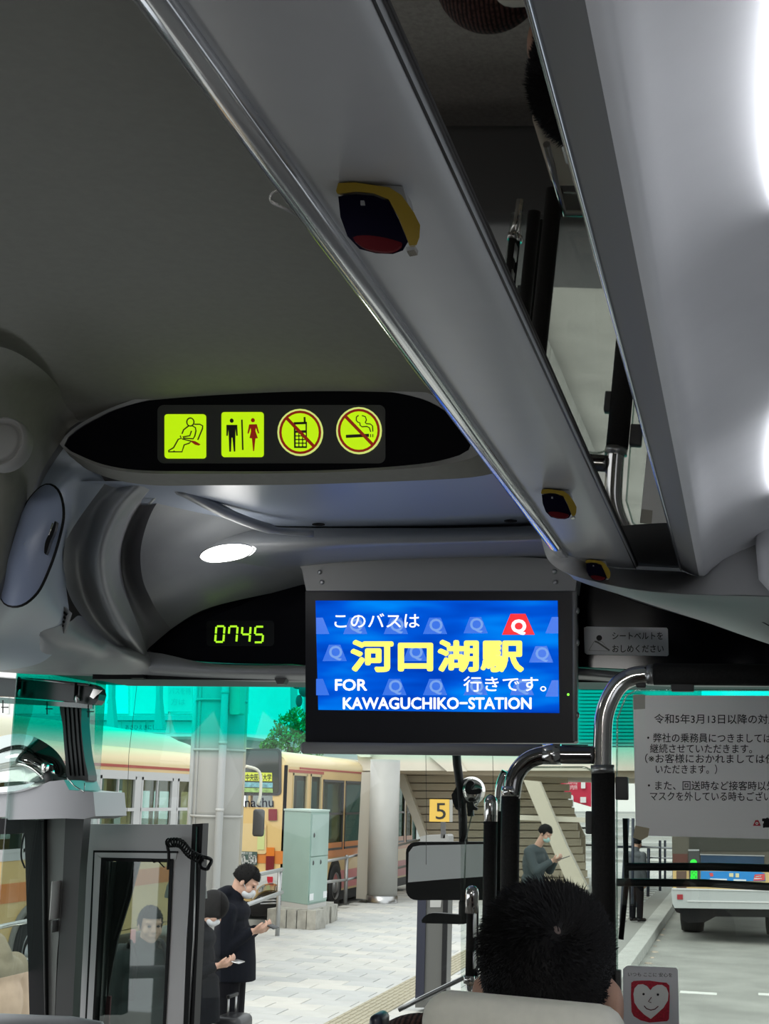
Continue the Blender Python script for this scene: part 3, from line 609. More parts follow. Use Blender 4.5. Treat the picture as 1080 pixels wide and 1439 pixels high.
# notice
no = empty('paper_notice', at(985, 1175, YP-.01), 'white laminated notice of printed Japanese text taped to the clear screen', 'notice')
YN = YP-.002
plate('sheet', [(889, 977), (1150, 978), (1150, 1181), (893, 1174)], YN, m_paper, no, .0015)
m_tape = M('old_tape', (.42, .37, .24), .4)
plate('tape', [(889, 976), (906, 976), (906, 996), (890, 997)], YN-.001, M('old_tape_grey', (.44, .42, .36), .4), no, .0008)
plate('tape', [(892, 1160), (912, 1164), (910, 1176), (900, 1181), (889, 1177)], YN-.001, m_tape, no, .0008)
lines = [('令和5年3月13日以降の対応', 919, 1093, 1015.5, 14.5), ('・弊社の乗務員につきましては', 909, 1083.5, 1042, 14), ('継続させていただきます。', 913, 1056, 1057, 14), ('（※お客様におかれましては任', 906, 1088, 1071, 14), ('いただきます。）', 921, 1007, 1086, 14),
         ('・また、回送時など接客時以外', 910, 1089, 1109, 14), ('マスクを外している時もござい', 913, 1083, 1124, 14)]
for s_, a, c, y, h in lines: textw('line_of_text', s_, a, c, y, h, YN-.0008, m_ink, no, bold=.006, slope=.004)
plate('logo', [(1057.5, 1160.5), (1061, 1152.5), (1065, 1152.5), (1068.5, 1160.5)], YN-.001, m_red, no, .0006)
plate('logo_ring', circ(1063, 1157, 2, 14), YN-.0018, m_paper, no, .0004); plate('logo_dot', circ(1063, 1157, 1, 10), YN-.0024, m_red, no, .0004)
textw('line_of_text', '富', 1071, 1085, 1161.5, 14, YN-.0008, m_ink, no, bold=.05)
# heart sticker
hs = empty('heart_sticker', at(912, 1439, YP), 'square sticker with a smiling white heart drawn on red', 'sticker')
YH = YP-.003
plate('backing', [(879, 1358), (882, 1357), (949, 1360), (952, 1363), (954, 1452), (875, 1450), (875, 1362)], YH, M('sticker_pale', (.78, .78, .82), .35), hs, .0015)
rj = [(886.5, 1381), (890, 1378.5), (900, 1378), (912, 1378), (925, 1380), (936, 1381), (940, 1385), (940.5, 1400), (940, 1420), (939.5, 1432), (937, 1435), (925, 1436), (912, 1437), (900, 1434), (890, 1428), (887, 1422), (886, 1400)]
plate('red_square', rj, YH-.001, M('crayon_red', (.50, .005, .03), .5, nz=.35, nscale=260), hs, .0006)
ht = [(913.5, 1391.5), (909, 1386), (903, 1383), (896, 1383.5), (891, 1389), (889.5, 1397), (891, 1409), (896, 1417), (905, 1426), (914, 1432), (921, 1426), (932, 1416), (938, 1406), (939, 1396), (936, 1388), (930, 1384), (923, 1384), (917, 1387)]
plate('heart', ht, YH-.002, m_paper, hs, .0006)
for q in ((903.8, 1397), (924, 1397.8)): plate('eye', circ(*q, 1.7, 10), YH-.003, m_ink, hs, .0005)
b = B(); stroke(b, [(914.8, 1401.5), (910.5, 1407.5), (914.5, 1409)], 1.1, YH-.003); stroke(b, [(904.5, 1413.5), (908, 1417.5), (914, 1419.5), (920, 1418), (924.5, 1414)], 1.3, YH-.003); b.build('nose_and_mouth', M('maroon_ink', (.10, .01, .015), .5), hs)
textw('line_of_text', 'いつも ここに 安心を', 882, 944, 1371.5, 6.5, YH-.001, m_ink, hs, slope=.02)
# ================================================================ WINDSCREEN
wn1 = empty('window_1', at(560, 1200, 4.6), kind='structure')
TINT = (.0, .93, .76)
m_ws = GL('windscreen_glass', (.97, .99, .97), .035, .02, (2.55, 2.635, TINT))
zt, zb = 2.86, 1.35
rows = []
for x in (-2.08, -1.9, -1.5, -1.0, -.4, .1, .3):
    rows.append([V((x, 4.62-.12*((x+.9)/1.2)**4-(z-zb)*.09, z)) for z in (zb, 2.0, 2.5, zt)])
loft('glass', rows, m_ws, wn1, nu=20, nv=4)
B().tube([V((-.9+dx, 4.44, zt-.02)) for dx in (-1.2, 0, 1.2)], .02, 8).build('top_seal', m_black, wn1)
for px_ in (480, 1):
    pass
wn2 = empty('window_2', (XL, 4.2, 2.0), kind='structure')
B().box((XL-.004, 3.88, 1.9), (XL, 4.5, 2.95)).build('glass', GL('door_glass', (.75, .82, .80), .10, .02, (2.55, 2.64, (.0, .50, .42))), wn2)
# dashboard
tag(B().rbox((XL, 4.0, 1.3), (XR, 4.6, at(300, 1500, 4.3).z), .04, 3).build('trim_4', m_dgrey), kind='structure')
# thin heater wires in windscreen
for k, (px_, lab) in enumerate(((598, 'thin dark wire hanging behind the screen, left of the 5 sign post'), (692, 'thin dark wire hanging between mirror clip and domed handrail'))):
    o = B().tube([at(px_, 950, 4.3), at(px_, 1060, 4.3), at(px_+1, 1130, 4.3), at(px_+.5, (1215, 1118)[k], 4.3)], .0008, 5).build('hanging_wire', m_dgrey); tag(o, lab, 'cord')
o = B().tube([at(196, 930, 4.3), at(188, 1000, 4.3), at(181, 1060, 4.3), at(178, 1155, 4.3)], .0008, 5).build('hanging_wire', m_dgrey); tag(o, 'thin dark cord hanging in the left part of the windscreen', 'cord')
# ================================================================ KERB MIRROR ON ARM (outside the windscreen)
km = empty('kerb_mirror', at(615, 1265, 4.9), 'black rounded kerb-side mirror hanging outside on a thick arm', 'mirror')
YQ = 4.95
B().tube(catmull([V((at(641, 1060, YQ).x, 4.66, 3.42)), V((at(641, 1060, YQ).x, YQ, 3.38)), at(638, 950, YQ), at(641, 1060, YQ), at(646, 1100, YQ), at(650, 1150, YQ), at(651, 1190, YQ)], 16), .0155, 14).build('arm', m_black, km)
fr = rrect(570, 1183, 692, 1265, 15)
B().prism(PP(fr, YQ-.02), (0, .06, 0)).build('housing', m_black, km)
B().prism(PP([(574, 1198), (580, 1190), (590, 1188), (690, 1186), (690, 1231), (620, 1236), (573, 1240)], YQ-.024), (0, .003, 0)).build('mirror_face', M('mirror_face', (.85, .85, .87), .35), km)  # pale matte colour stands in for what the mirror face reflects
B().prism(catmull(PP([(592, 1293), (600, 1285), (612, 1283), (640, 1285), (655, 1287), (655, 1298), (620, 1298), (594, 1297)], YQ-.02), 30, True), (0, .03, 0)).build('bracket', m_black, km)
B().rbox(at(643, 1296, YQ-.02), at(664, 1264, YQ+.01), .01).build('bracket_block', m_black, km)
rm = empty('round_mirror', at(665, 1140, 4.85), 'small round convex mirror clipped beside the black mirror arm', 'mirror')
B().lathe([(0, -.018), (.02, -.015), (.036, -.008), (.046, 0), (.048, .006), (.044, .014), (0, .016)], at(662, 1111, YQ), V((0, 1, 0)), 32).build('mirror_bowl', M('mirror_bowl', (.8, .8, .76), .08, 1), rm)
B().prism(catmull(PP([(653, 1110), (656, 1099), (662, 1097), (666, 1101), (662, 1106), (663, 1110), (675, 1108), (674, 1115), (658, 1116)], YQ-.04), 40, True), (0, .02, 0)).build('clip', m_black, rm)
B().prism(PP([(655, 1127), (664, 1127), (666, 1133), (671, 1136), (669, 1139), (664, 1138), (665, 1147), (657, 1147)], YQ-.03), (0, .02, 0)).build('clamp', m_black, rm)
B().prism(PP([(634, 1117), (641, 1105), (645, 1120), (645, 1140), (640, 1137), (636, 1128)], YQ-.01), (0, .02, 0)).build('side_clamp', m_black, rm)
B().tube(PP([(676, 1112), (674, 1122), (669, 1133)], YQ-.03), .0025, 8).build('stay', m_white, rm)
# ================================================================ LEFT FRONT: visor bar, convex mirror, tray, door
vb = empty('blind_bar', at(70, 970, 4.0), 'black rounded roller blind bar with two clamps above the door window', 'blind')
YV = 4.0
B().prism(catmull(PP([(-60, 951), (0, 951), (60, 954), (110, 959), (130, 962), (139, 970), (138, 982), (130, 990), (80, 984), (0, 978), (-60, 976)], YV), 60, True), (0, .05, 0)).build('casing', M('blind_casing', (.02, .03, .03), .25), vb)
B().tube(PP([(-60, 950), (0, 951), (60, 956), (125, 963)], YV-.012), .004, 10).build('roller', m_steel, vb)
B().prism(PP([(-60, 980), (0, 980), (70, 985), (130, 989), (130, 996), (60, 991), (0, 988), (-60, 987)], YV+.01), (0, .01, 0)).build('lower_slat', GL('teal_slat', (.05, .3, .26), .15, .2), vb)
for cx, cy in ((27, 966), (107, 974)):
    c_ = B().rbox(at(cx-4, cy+10, YV-.03), at(cx+4, cy-14, YV-.005), .003).build('clamp', m_black, vb)
    B().ell(at(cx+1, cy+8, YV-.034), (.008, .004, .012)).build('clamp_screw', m_steel, c_)
for cx, cy in ((4, 994), (66, 996), (124, 1000)):
    B().tube(PP([(cx, cy-10), (cx, cy+8)], YV+.01), .0018, 6).tube(PP([(cx-2, cy), (cx+8, cy)], YV+.01), .0018, 6).build('hook', m_black, vb)
B().prism(PP([(143, 970), (131, 968), (126, 979), (131, 982)], YV-.01), (0, .004, 0)).build('bright_tip', m_chrome, vb)
cn = B().prism(catmull(PP([(85, 988), (112, 988), (114, 1020), (118, 1060), (124, 1092), (120, 1098), (96, 1096), (91, 1060), (88, 1020)], 4.05), 40, True), (0, .06, 0)).build('ribbed_column', M('ribbed_black', (.03, .033, .033), .4))
tag(cn, 'dark ribbed column between the blind bar and the silver tray', 'column')
for k in range(4):
    o = B().tube(PP([(91+6*k, 992), (94+6*k, 1040), (99+6*k, 1090)], 4.047), .002, 6).build('rib', m_black, cn)
cm = empty('convex_mirror', at(40, 1105, 4.1), 'broad convex interior mirror above the silver tray at far left', 'mirror')
rws = [PP([(-60, 1060, 4.05), (0, 1035, 4.04), (40, 1033, 4.04), (75, 1052, 4.05), (92, 1076, 4.06), (94, 1100, 4.08)]), PP([(-60, 1085, 3.96), (0, 1066, 3.94), (35, 1064, 3.95), (62, 1080, 3.98), (78, 1092, 4.02), (85, 1104, 4.06)]), PP([(-60, 1108, 3.98), (0, 1100, 3.97), (30, 1098, 3.98), (50, 1100, 4.0), (66, 1104, 4.03), (75, 1108, 4.06)])]
loft('mirror_shell', rws, M('convex_mirror', (.55, .6, .57), .06, 1), cm, nu=40, nv=10, cross=True)
B().tube(catmull(PP([(-60, 1098), (0, 1078), (25, 1074), (45, 1080), (62, 1094)], 3.95), 30), .005, 10).build('mirror_rim', m_chrome, cm)
ty = empty('silver_tray_housing', at(60, 1150, 4.0), 'silver grey angular housing with a bright top at far left', 'housing')
tp = [(-60, 1118), (-60, 1150), (8, 1148), (12, 1152), (90, 1150), (118, 1151), (134, 1147), (131, 1113), (97, 1110), (90, 1096), (70, 1098), (55, 1104), (20, 1112)]
B().prism(PP(tp, 3.9), (0, .22, 0)).build('body', M('silver_plastic', (.42, .42, .44), .3, .2), ty)
B().tube(PP([(97, 1096), (104, 1104), (118, 1113), (119, 1100)], 3.88), .002, 6).build('wire', m_chrome, ty)
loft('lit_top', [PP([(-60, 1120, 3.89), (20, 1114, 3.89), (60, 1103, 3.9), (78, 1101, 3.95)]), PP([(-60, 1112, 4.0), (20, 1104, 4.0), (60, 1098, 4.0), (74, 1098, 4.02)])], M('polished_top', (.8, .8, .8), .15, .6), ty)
B().rbox(at(56, 1086, 3.93), at(76, 1073, 3.98), .006).build('knob', m_chrome, ty)
B().tube([at(66, 1085, 3.95), at(70, 1104, 3.95)], .012, 10).build('knob_stem', m_dgrey, ty)
# door post
dp = empty('door_1', at(60, 1439, 4.15), kind='structure')
B().prism(PP([(34, 1152), (62, 1152), (64, 1450), (42, 1450), (38, 1300)], 4.1), (0, .06, 0)).build('rubber_seal', m_black, dp)
B().tube(PP([(60, 1155), (61, 1300), (64, 1445)], 4.09), .0025, 6).build('seal_bead', m_dgrey, dp)
B().prism(PP([(62, 1150), (92, 1150), (89, 1236), (84, 1300), (80, 1345), (76, 1450), (64, 1450)], 4.12), (0, .05, 0)).build('grey_post', M('post_grey', (.22, .22, .215), .45), dp)
B().prism(PP([(92, 1150), (118, 1150), (112, 1220), (108, 1300), (104, 1380), (101, 1450), (76, 1450), (82, 1340), (88, 1240)], 4.11), (0, .05, 0)).build('dark_post', M('post_dark', (.035, .035, .035), .4), dp)
B().rbox(at(70, 1293, 4.06), at(85, 1237, 4.12), .006).build('switch_box', M('switch_pale', (.6, .58, .57), .4), dp)
B().rbox(at(73, 1311, 4.08), at(83, 1292, 4.13), .004).build('switch_plug', M('plug_grey', (.15, .15, .15), .4), dp)
B().prism(PP([(-60, 1150), (40, 1150), (40, 1170), (20, 1172), (-60, 1174)], 4.2), (0, .05, 0)).build('door_lintel', m_black, dp)
B().tube(catmull(PP([(35, 1170), (31, 1185), (30, 1205), (35, 1220)], 4.15), 12), .003, 8).build('cable', m_black, dp)
# open door leaf
dl_ = empty('door_2', at(190, 1439, 4.3), kind='structure')
YD = 4.3
m_door = M('door_grey', (.62, .61, .62), .45)
fo = [(117, 1158), (262, 1159), (246, 1450), (100, 1450)]; fi = [(137, 1196), (243, 1198), (231, 1450), (122, 1450)]
def fr2(name, poly, mat, Y=YD, th=.03): return B().prism(PP(poly, Y), (0, th, 0)).build(name, mat, dl_)
fr2('leaf_top', [(117, 1158), (272, 1159), (270, 1196), (133, 1195), (115.5, 1195)], m_door)
fr2('leaf_stile', [(115.5, 1195), (133, 1195), (127, 1320), (120, 1450), (100, 1450), (108, 1320)], m_door)
fr2('leaf_stile', [(243, 1196), (270, 1196), (262, 1320), (257, 1450), (230, 1450), (238, 1320)], m_door)
m_dl = M('door_light_grey', (.72, .72, .73), .4)
fr2('inner_frame', [(133, 1198), (248, 1199), (247, 1208), (142, 1207)], m_dl, YD-.004); fr2('inner_frame', [(133, 1198), (143, 1206), (136, 1320), (129, 1450), (121, 1450), (128, 1320)], m_dl, YD-.004)
fr2('frame_groove', [(131, 1195), (250, 1196), (250, 1199), (134, 1198), (128, 1320), (121, 1450), (118.5, 1450), (125, 1320)], m_black, YD-.003)
fr2('glass_gasket', [(142, 1205), (241, 1207), (240, 1212), (146, 1210), (139, 1320), (132, 1450), (129, 1450), (136, 1320)], m_black, YD-.006)
fr2('glass_gasket', [(238, 1207), (243, 1207), (238, 1320), (231, 1450), (228, 1450), (234, 1320)], m_black, YD-.006)
fr2('edge_seal', [(270, 1158), (285, 1157), (283, 1200), (278, 1320), (272, 1450), (257, 1450), (263, 1320)], m_black, YD-.005, .05)
B().tube(PP([(277, 1162), (272, 1320), (265, 1445)], YD-.008), .003, 8).build('edge_trim', m_steel, dl_)
fr2('leaf_glass', [(142, 1207), (241, 1209), (229, 1450), (131, 1450)], GL('leaf_glass', (.62, .70, .67), .10, .02), YD+.012, .004)
fr2('operating_rod', [(158, 1211), (163, 1211), (152, 1330), (146, 1450), (139, 1450), (146, 1320)], m_steel, YD+.04, .01)
fr2('dark_blind', [(140, 1208), (158, 1208), (148, 1330), (140, 1450), (130, 1450), (136, 1320)], m_black, YD+.06, .01)
fr2('dark_blind', [(163, 1208), (197, 1208), (182, 1265), (165, 1320), (154, 1380), (146, 1450), (140, 1450), (152, 1330)], M('blind_cloth', (.02, .022, .022), .7), YD+.05, .01)
B().tube(PP([(189, 1210), (176, 1262), (160, 1320)], YD+.045), .003, 6).build('blind_edge', m_dgrey, dl_)
fr2('red_flag', [(150, 1400), (155, 1400), (152, 1450), (144, 1450)], M('maroon_cloth', (.16, .005, .02), .6), YD+.04, .01)
# coiled cord
cc = empty('coiled_cord', at(262, 1195, 4.25), 'black coiled cord looped over the top corner of the open door', 'cord')
path = catmull(PP([(236, 1222), (237, 1200), (235, 1186), (241, 1180), (250, 1182), (258, 1192), (266, 1199), (276, 1205), (284, 1208)], 4.26), 120)
B().tube(path[:50], .005, 8).build('straight_run', m_black, cc)
hp = []
for i, p in enumerate(catmull([path[44], path[70], path[95], path[119]], 160)):
    a = i*2*math.pi/11; hp.append(p+V((.0, math.cos(a)*.012, math.sin(a)*.013))+V((math.cos(a)*.006, 0, 0)))
B().tube(hp, .0028, 6).build('coil', m_black, cc)
lp = [at(289, 1213, 4.26)+V((.016*math.cos(a), .01*math.sin(a*3), .018*math.sin(a))) for a in [2*math.pi*i/24 for i in range(24)]]
B().tube(lp, .006, 8, closed=True).build('loop', m_black, cc)
B().tube(PP([(212, 1207), (216, 1212), (222, 1210), (228, 1216), (231, 1219)], 4.29), .002, 6).build('loose_end', m_black, cc)
# ledge bottom left
tag(B().tube([at(-80, 1437, 3.7), at(0, 1436, 3.7), at(100, 1440, 3.7), at(138, 1446, 3.7), at(146, 1470, 3.7)], .022, 16).build('trim_5', M('ledge_grey', (.35, .36, .37), .4)), kind='structure')
fm = empty('fare_machine', (-.36, 2.95, 1.22), 'beige fare machine with pale square frame, seen only in the mirrored strip', 'fare machine')
B().rbox((-.50, 2.78, 1.22), (-.20, 3.12, 1.90), .02, 3).build('body', M('machine_beige', (.42, .33, .25), .6), fm)
B().rbox((-.44, 2.80, 1.90), (-.30, 2.93, 1.93), .008).build('top_frame', M('frame_pale', (.8, .8, .8), .3), fm)
B().rbox((-.41, 2.83, 1.93), (-.33, 2.90, 1.935), .002).build('card_window', m_black, fm)
B().tube([V((-.46, 2.78, 1.95)), V((-.46, 3.1, 1.97)), V((-.22, 3.1, 1.97))], .008, 8).build('grab_bar', m_chrome, fm)
B().rbox((-.33, 2.98, 1.90), (-.22, 3.08, 1.98), .01).build('coin_slot', m_steel, fm)
# ================================================================ SEATS
def seat(x, y, label, top=0, w_=.22):
    t = empty('coach_seat', (x, y, 1.22), label, 'seat', 'passenger seats')
    m_s = M('seat_cloth', (.09, .09, .10), .85, nz=.4, nscale=90, bump=.1)
    zt_ = 2.14+top
    rows = []
    b = B(); b.rbox((x-w_, y-.02, 1.62), (x+w_, y+.10, zt_), .05, 4); b.build('backrest', m_s, t)
    B().rbox((x-w_, y+.06, 1.55), (x+w_, y+.52, 1.67), .04, 3).build('seat_cushion', m_s, t)
    B().rbox((x-.18, y+.05, 1.22), (x+.18, y+.45, 1.56), .02).build('pedestal', m_dgrey, t)
    for s in (-1, 1): B().rbox((x+s*.235-.022, y+.05, 1.80), (x+s*.235+.022, y+.40, 1.86), .015).build('armrest', m_dgrey, t)
    return t
m_cov = M('headrest_cover', (.86, .85, .75), .75, bump=.03, nscale=80, nz=.03)
def cover(t, pts, Y0, Y1):
    P0 = catmull(pts, 60, True)
    vs = P0+[p+V((0, Y1-Y0, 0)) for p in P0]
    return B().prism(P0, (0, Y1-Y0, 0)).build('headrest_cover', m_cov, t)
s1 = seat(at(735, 1420, 1.72).x, 1.74, 'dark coach seat with white headrest cover in front of the black-haired passenger', top=.0)
cv = B().rbox(at(583, 1560, 1.715), at(882, 1406, 1.80), .03, 4)
zz = at(730, 1406, 1.715).z
cv.v = [(x, y, z+(.004-.028*(x-at(583, 1406, 1.715).x)/.26*(1 if z > zz-.1 else 0)*(1 if x > at(640, 1406, 1.715).x else 0)*.25)) for x, y, z in cv.v]
cv.build('headrest_cover', m_cov, s1)
B().rbox(at(515, 1500, 1.75), at(549, 1419, 1.80), .016, 4).build('seat_shoulder', M('shoulder_navy', (.02, .025, .04), .3), s1)
for x_, lb in ((-.52, 'dark coach seat seen only in the mirrored strip, aisle side'), (.0, 'dark coach seat seen only in the mirrored strip, window side')):
    q_ = seat(x_, .78, lb, w_=.20); B().rbox((x_-.13, .745, 1.98), (x_+.13, .89, 2.16), .03, 4).build('headrest_cover', m_cov, q_)
# ================================================================ OUTSIDE GROUND
m_pave = M('platform_stone', (.50, .50, .47), .8, nz=.12, nscale=2.5, bump=.1)
m_grout = M('joint_grey', (.30, .30, .28), .9)
m_kerb = M('kerb_concrete', (.47, .47, .44), .85, nz=.12, nscale=3)
m_road = M('road_concrete', (.31, .31, .285), .85, nz=.18, nscale=1.2, bump=.1)
tag(B().box((-60, -8, -.35), (40, 120, -.17)).build('road', m_road), kind='structure')
KX = -1.72
gr = empty('ground', (-6, 20, 0), kind='structure')
B().prism([(-8.75, -4, -.02), (KX-.32, -4, -.02), (KX-.32, 70, -.02), (-8.75, 70, -.02)], (0, 0, -.2)).build('platform_bed', m_grout, gr)
tms = []
for k, c in enumerate(((.50, .50, .47), (.45, .46, .45), (.54, .53, .49), (.47, .475, .46), (.42, .43, .42))): tms.append(M('paving_tone_%d' % k, c, .75, nz=.08, nscale=3, bump=.08))
def tile_mesh(w_, l_, t=.022):
    b = B(); g = .006
    z = 0
    vs = [(g, g, -.02), (w_-g, g, -.02), (w_-g, l_-g, -.02), (g, l_-g, -.02), (g, g, z-.004), (w_-g, g, z-.004), (w_-g, l_-g, z-.004), (g, l_-g, z-.004), (g+.005, g+.005, z), (w_-g-.005, g+.005, z), (w_-g-.005, l_-g-.005, z), (g+.005, l_-g-.005, z)]
    fs = [(8, 9, 10, 11)]+[(i, (i+1) % 4, (i+1) % 4+4, i+4) for i in range(4)]+[(i+4, (i+1) % 4+4, (i+1) % 4+8, i+8) for i in range(4)]
    return vs, fs
W_, L_ = .6, .45
vs, fs = tile_mesh(W_, L_)
tile_me = []
for mm in tms:
    me = bpy.data.meshes.new('paving_slab'); me.from_pydata(vs, [], fs); me.materials.append(mm); tile_me.append(me)
far = [B() for _ in tms]; cnt = 0; XS = -8.74; nx = int((KX-.75-XS)/W_)
TX0, TX1 = -3.30, -3.0
cand = []
for j in range(int((60+2)/L_)):
    y = -2+j*L_
    for i in range(nx):
        x = XS+i*W_+(.3 if j % 2 else 0)
        if x+W_ > KX-.32: continue
        p = pix((x+.3, y+.2, 0)); vis = -20 < p[0] < 690 and 1240 < p[1] < 1450 and y > 6
        vis = vis or (870 < p[0] < 960 and 1230 < p[1] < 1400 and y > 15)
        cand.append((vis and not (p[0] < 300 and p[1] < 1250), y, x))
cand.sort(key=lambda q: (not q[0], q[1]))
for q, (vis, y, x) in enumerate(cand):
    k = random.choice((0, 0, 1, 2, 3, 3, 4))
    if vis and cnt < 290:
        o = bpy.data.objects.new('paving_slab', tile_me[k]); COL.objects.link(o); o.parent = gr; o.matrix_parent_inverse = gr.matrix_world.inverted(); o.location = (x, y, random.uniform(-.002, .002)); cnt += 1
    else:
        far[k].add([(a+x, b_+y, c) for a, b_, c in vs], fs)
for k, b in enumerate(far): tag(b.build('far_paving', tms[k], gr, fix=False), kind='stuff')
# tactile strip and kerb stones
m_tac = M('tactile_ochre', (.36, .33, .24), .8, nz=.1, nscale=4)
b = B(); tx = -4.45
tme = None
vsT = []; fsT = []
bb = B(); bb.box((.005, .005, -.0), (.445, .295, .012))
for k in range(6): bb.box((.03+.067*k, .02, .012), (.06+.067*k, .28, .018))
me = bpy.data.meshes.new('tactile_tile'); me.from_pydata(bb.v, [], bb.f); me.materials.append(m_tac)
for j in range(60):
    o = bpy.data.objects.new('tactile_tile', me); COL.objects.link(o); o.parent = gr; o.matrix_parent_inverse = gr.matrix_world.inverted(); o.location = (tx, 9+.3*j, .001)
kb = empty('trim_6', (KX, 20, 0), kind='structure')
bb = B(); bb.rbox((-.31, .004, -.2), (0, .986, .012), .012, 2); me = bpy.data.meshes.new('kerb_stone'); me.from_pydata(bb.v, [], bb.f); me.materials.append(m_kerb)
for j in range(50):
    o = bpy.data.objects.new('kerb_stone', me); COL.objects.link(o); o.parent = kb; o.matrix_parent_inverse = kb.matrix_world.inverted(); o.location = (KX+random.uniform(-.004, .004), 8+j, 0)
mk_ = M('road_paint', (.72, .72, .68), .7, nz=.1, nscale=8)
def dash(px0, px1, py, lab):
    a = atz(px0, py, -.17); c = atz(px1, py+1.5, -.17)
    t = B().box((a.x, a.y-.12, -.171), (c.x, a.y+.12, -.166)).build('lane_dash', mk_); tag(t, lab, 'road marking')
dash(955, 1007, 1394, 'short white painted dash on the road behind the bus, beside the heart sticker'); dash(1065, 1110, 1397, 'white painted dash on the road, nearest the right side')
t = B()
for k in range(14):
    p = atz(935-k*3.4+random.uniform(-3, 3), 1298+k*8, -.17); t.ell(p, (random.uniform(.03, .09), random.uniform(.03, .12), .02), nu=7, nv=5)
tag(t.build('litter', M('litter_pale', (.5, .42, .34), .8, nz=.4, nscale=10)), 'small dry leaves and litter lying in the gutter along the kerb', 'litter', kind='stuff')
# ================================================================ BUSES
m_cream = M('bus_cream', (.66, .46, .19), .35, nz=.03, nscale=1.5, coat=.3); m_cream2 = M('bus_pale_cream', (.72, .58, .30), .35, coat=.3)
m_orange = M('bus_orange', (.62, .20, .04), .35, coat=.3); m_pink = M('bus_pink', (.62, .20, .20), .4); m_redl = M('bus_red_line', (.35, .04, .02), .4)
m_wfr = M('window_frame_grey', (.50, .50, .50), .4); m_dfr = M('window_frame_dark', (.05, .05, .05), .4)
m_bgl = GL('bus_window_glass', (.50, .62, .58), .12, .03); m_tyre = M('tyre', (.02, .02, .02), .8); m_hub = M('wheel_hub', (.42, .42, .42), .35, .7)
m_pole = M('yellow_pole', (.65, .60, .20), .4); m_int = M('bus_interior', (.35, .36, .33), .8)
def wall_cells(y0, y1, z0, z1, holes, f, th, b):
    "panel in (u, v) with rectangular holes, mapped by f(u, v, d)"
    us = sorted({y0, y1, *[h[0] for h in holes], *[h[1] for h in holes]}); vs_ = sorted({z0, z1, *[h[2] for h in holes], *[h[3] for h in holes]})
    for u0_, u1_ in zip(us, us[1:]):
        for v0, v1 in zip(vs_, vs_[1:]):
            cu, cv_ = (u0_+u1_)/2, (v0+v1)/2
            if any(h[0] < cu < h[1] and h[2] < cv_ < h[3] for h in holes): continue
            q = [f(u0_, v0, 0), f(u1_, v0, 0), f(u1_, v1, 0), f(u0_, v1, 0)]; b.prism(q, f(u0_, v0, th)-f(u0_, v0, 0))
def wheel(parent, x, y, r=.48, z0=-.17):
    c = V((x, y, z0+r)); ax = V((1, 0, 0))
    w_ = B().lathe([(r*.62, .02), (r*.9, .03), (r, -.02), (r, -.22), (r*.9, -.26), (r*.6, -.26)], c, ax, 36).build('wheel', m_tyre, parent)
    B().lathe([(r*.63, .0), (r*.60, .03), (r*.55, -.03), (r*.35, -.08), (r*.3, .02), (r*.2, .05), (0, .05)], c, ax, 30).build('hub', m_hub, w_)
    bb = B()
    for k in range(8):
        a = k*math.pi/4; bb.ell(c+V((-.03, r*.45*math.cos(a), r*.45*math.sin(a))), (.02, .03, .03), nu=6, nv=4)
    bb.build('wheel_nuts', M('nut_dark', (.1, .1, .1), .5), w_)
# ---- bus 1 : parallel, side towards us
def side(X): return lambda u, v, d: V((X-d, u, v))
X1 = -9.05; Y0_, Y1_ = 11.5, 25.6
b1 = empty('city_bus', (X1-1.2, 18, -.17), 'cream and orange city bus seen from its side, standing beyond the open door', 'bus', 'cream city buses')
yy = lambda px_: atx(px_, 1130, X1).y
wins = []
edges = [(-150, -62), (-55, 40), (48, 134), (137, 190), (196, 242), (247, 285), (290, 318), (322, 341)]
for a, c in edges:
    ya, yb_ = yy(a), yy(c); wins.append((ya+.03, yb_-.03, 1.60, 2.62))
bb = B(); wall_cells(Y0_, Y1_, .35, 2.78, wins, side(X1), .06, bb)
wall_cells(Y0_, Y1_, .35, 2.78, wins, lambda u, v, d: V((X1-2.4+d, u, v)), .06, bb)
bb.box((X1-2.4, Y0_, .3), (X1, Y1_, .36)); bb.box((X1-2.4, Y0_, .35), (X1, Y0_+.06, 2.8))
wall_cells(X1-2.4, X1, .35, 2.78, [(X1-2.2, X1-.2, 1.1, 2.4)], lambda u, v, d: V((u, Y1_-d, v)), .06, bb)
bb.build('body', m_cream, b1)
# rounded roof
rw = []
for y, s in ((Y0_, 1), (Y0_+.2, 1.0), (Y1_-.8, 1), (Y1_-.25, .96), (Y1_, .86)):
    rw.append([V((X1-1.2+dx*s, y, 2.78+dz*s)) for dx, dz in ((1.2, -.02), (1.2, .12), (1.13, .25), (.95, .33), (.5, .38), (0, .39), (-.5, .38), (-.95, .33), (-1.2, .12), (-1.2, -.02))])
loft('roof', rw, m_cream2, b1, nu=40, nv=3)
bb = B(); rr = []
for y, s in ((14, .6), (14.3, 1), (20.5, 1), (22.6, .9), (23.3, .5)): rr.append([V((X1-1.2+dx, y, 3.12+dz*s)) for dx, dz in ((1.1, -.10), (1.05, .10), (.9, .22), (.5, .27), (0, .28), (-.6, .25), (-1.1, -.1))])
loft('roof_cowl', rr, M('roof_cowl_pale', (.62, .62, .45), .4), b1, nu=30, nv=3)
bb = B(); bb.box((X1-.0, Y0_, 2.75), (X1+.012, Y1_-.1, 2.79)); bb.build('red_line', m_redl, b1)
bb = B(); bb.box((X1, Y0_, .98), (X1+.008, Y1_, 1.22)); bb.build('orange_stripe', m_orange, b1)
